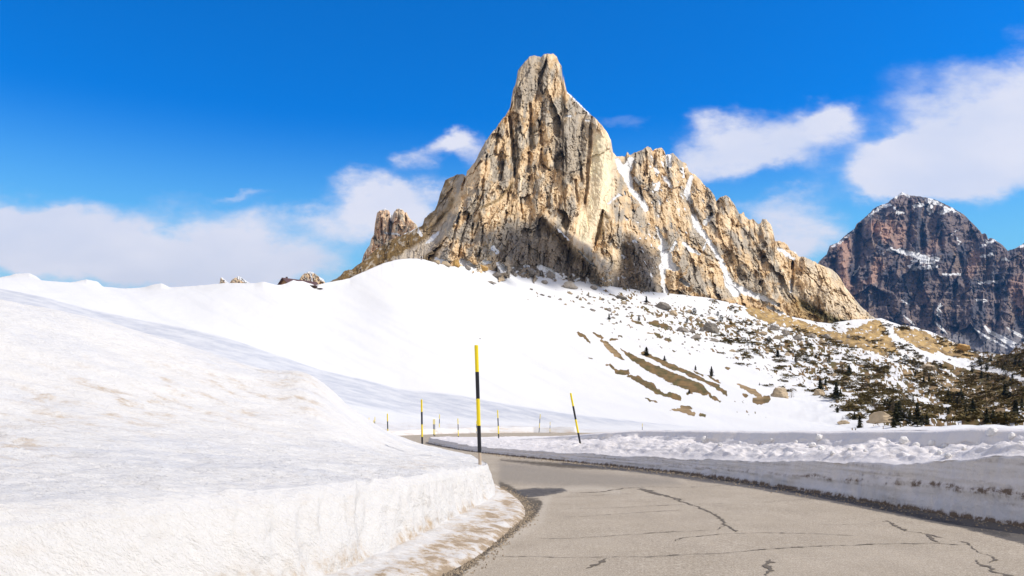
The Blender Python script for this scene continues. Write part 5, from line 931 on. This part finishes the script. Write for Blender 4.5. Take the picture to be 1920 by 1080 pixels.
# loose grit and crumbs at the road edge
V, Q = [], []
edge = resample([q[:2] for q in rows['A']], 900); eR = resample([(a_[0] , a_[1]) for a_ in RB], 1500)
for _ in range(3600):
    if random.random() < .55: q = edge[int(random.uniform(80, 680))]; x_, y_ = q[0] + abs(random.gauss(.02, .10)), q[1] + random.uniform(-.1, .1)
    else: q = eR[int(random.uniform(60, 800))]; x_, y_ = q[0] - abs(random.gauss(.05, .35)), q[1] + random.uniform(-.1, .1)
    if y_ < 4: continue
    s_ = random.uniform(.004, .016) * (1 + y_ / 25); a_ = random.uniform(0, 6.28); a0 = len(V)
    V += [(x_ + s_ * math.cos(a_ + i * 2.09), y_ + s_ * math.sin(a_ + i * 2.09), .004) for i in range(3)] + [(x_, y_, .006 + s_ * random.uniform(.6, 1.2))]; Q += [(a0, a0 + 1, a0 + 3), (a0 + 1, a0 + 2, a0 + 3), (a0 + 2, a0, a0 + 3)]
tag(mesh_obj('road_grit', V, Q, plain_mat('grit', (.30, .24, .17), 60, .7)), 'loose brown grit strewn along both road edges', 'grit', kind='stuff')

# thin blue air
V, Q = [], []; box(V, Q, (500, 2250, 388), (8200, 7700, 783))
mh = bpy.data.materials.new('air'); mh.use_nodes = True; mh.node_tree.nodes.clear(); b = NB(mh.node_tree)
pv = b.n('ShaderNodeVolumePrincipled'); pv.inputs['Color'].default_value = (.14, .45, 1., 1); pv.inputs['Density'].default_value = HAZE; pv.inputs['Anisotropy'].default_value = .2
o = b.n('ShaderNodeOutputMaterial'); b.l(pv.outputs[0], o.inputs['Volume'])
tag(mesh_obj('haze', V, Q, mh), 'thin blue mountain air between the camera and the distant dark mountain', 'haze', kind='stuff')

# unseen cumulus added out of frame toward the sun, shaped to shadow the cliff foot
mv = np.empty(len(MT.data.vertices) * 3, np.float32); MT.data.vertices.foreach_get('co', mv); mv = mv.reshape(-1, 3)
mx, my = CX + F * mv[:, 0] / mv[:, 1], CY + F * (EYE - mv[:, 2]) / mv[:, 1]
rr = np.random.default_rng(5); cs = []
for poly, nn in (([(905, 445), (930, 432), (985, 432), (1008, 412), (1040, 440), (1066, 470), (1108, 503), (1125, 530), (1130, 560), (1040, 560), (960, 530), (915, 490)], 46), ([(1175, 460), (1205, 462), (1228, 490), (1232, 540), (1200, 560), (1150, 560), (1140, 550), (1162, 510)], 22)):
    n_ = 0
    while n_ < nn:
        qx, qy = rr.uniform(895, 1250), rr.uniform(395, 570)
        if inpoly(np.array([qx]), np.array([qy]), poly)[0]: cs.append((qx, qy)); n_ += 1
V, Q = [], []; iv1, if1 = ico(2)
for qx, qy in cs:
    k = int(np.argmin((mx - qx) ** 2 + (my - qy) ** 2)); c0 = mv[k] + sv * (1130 + rr.uniform(-8, 8)); R = rr.uniform(4.5, 7.5)
    v = iv1 * R * (1 + .25 * fbm(iv1[:, 0] * 2 + qx, iv1[:, 1] * 2, iv1[:, 2] * 2, 3))[:, None] + c0; a0 = len(V); V += [tuple(q) for q in v]; Q += [tuple(a0 + i for i in f) for f in if1]
tag(mesh_obj('shadow_cloud', V, Q, plain_mat('shadow_cloud_white', (.8, .8, .82), .02, .05, 1.), smooth=True), kind='structure')
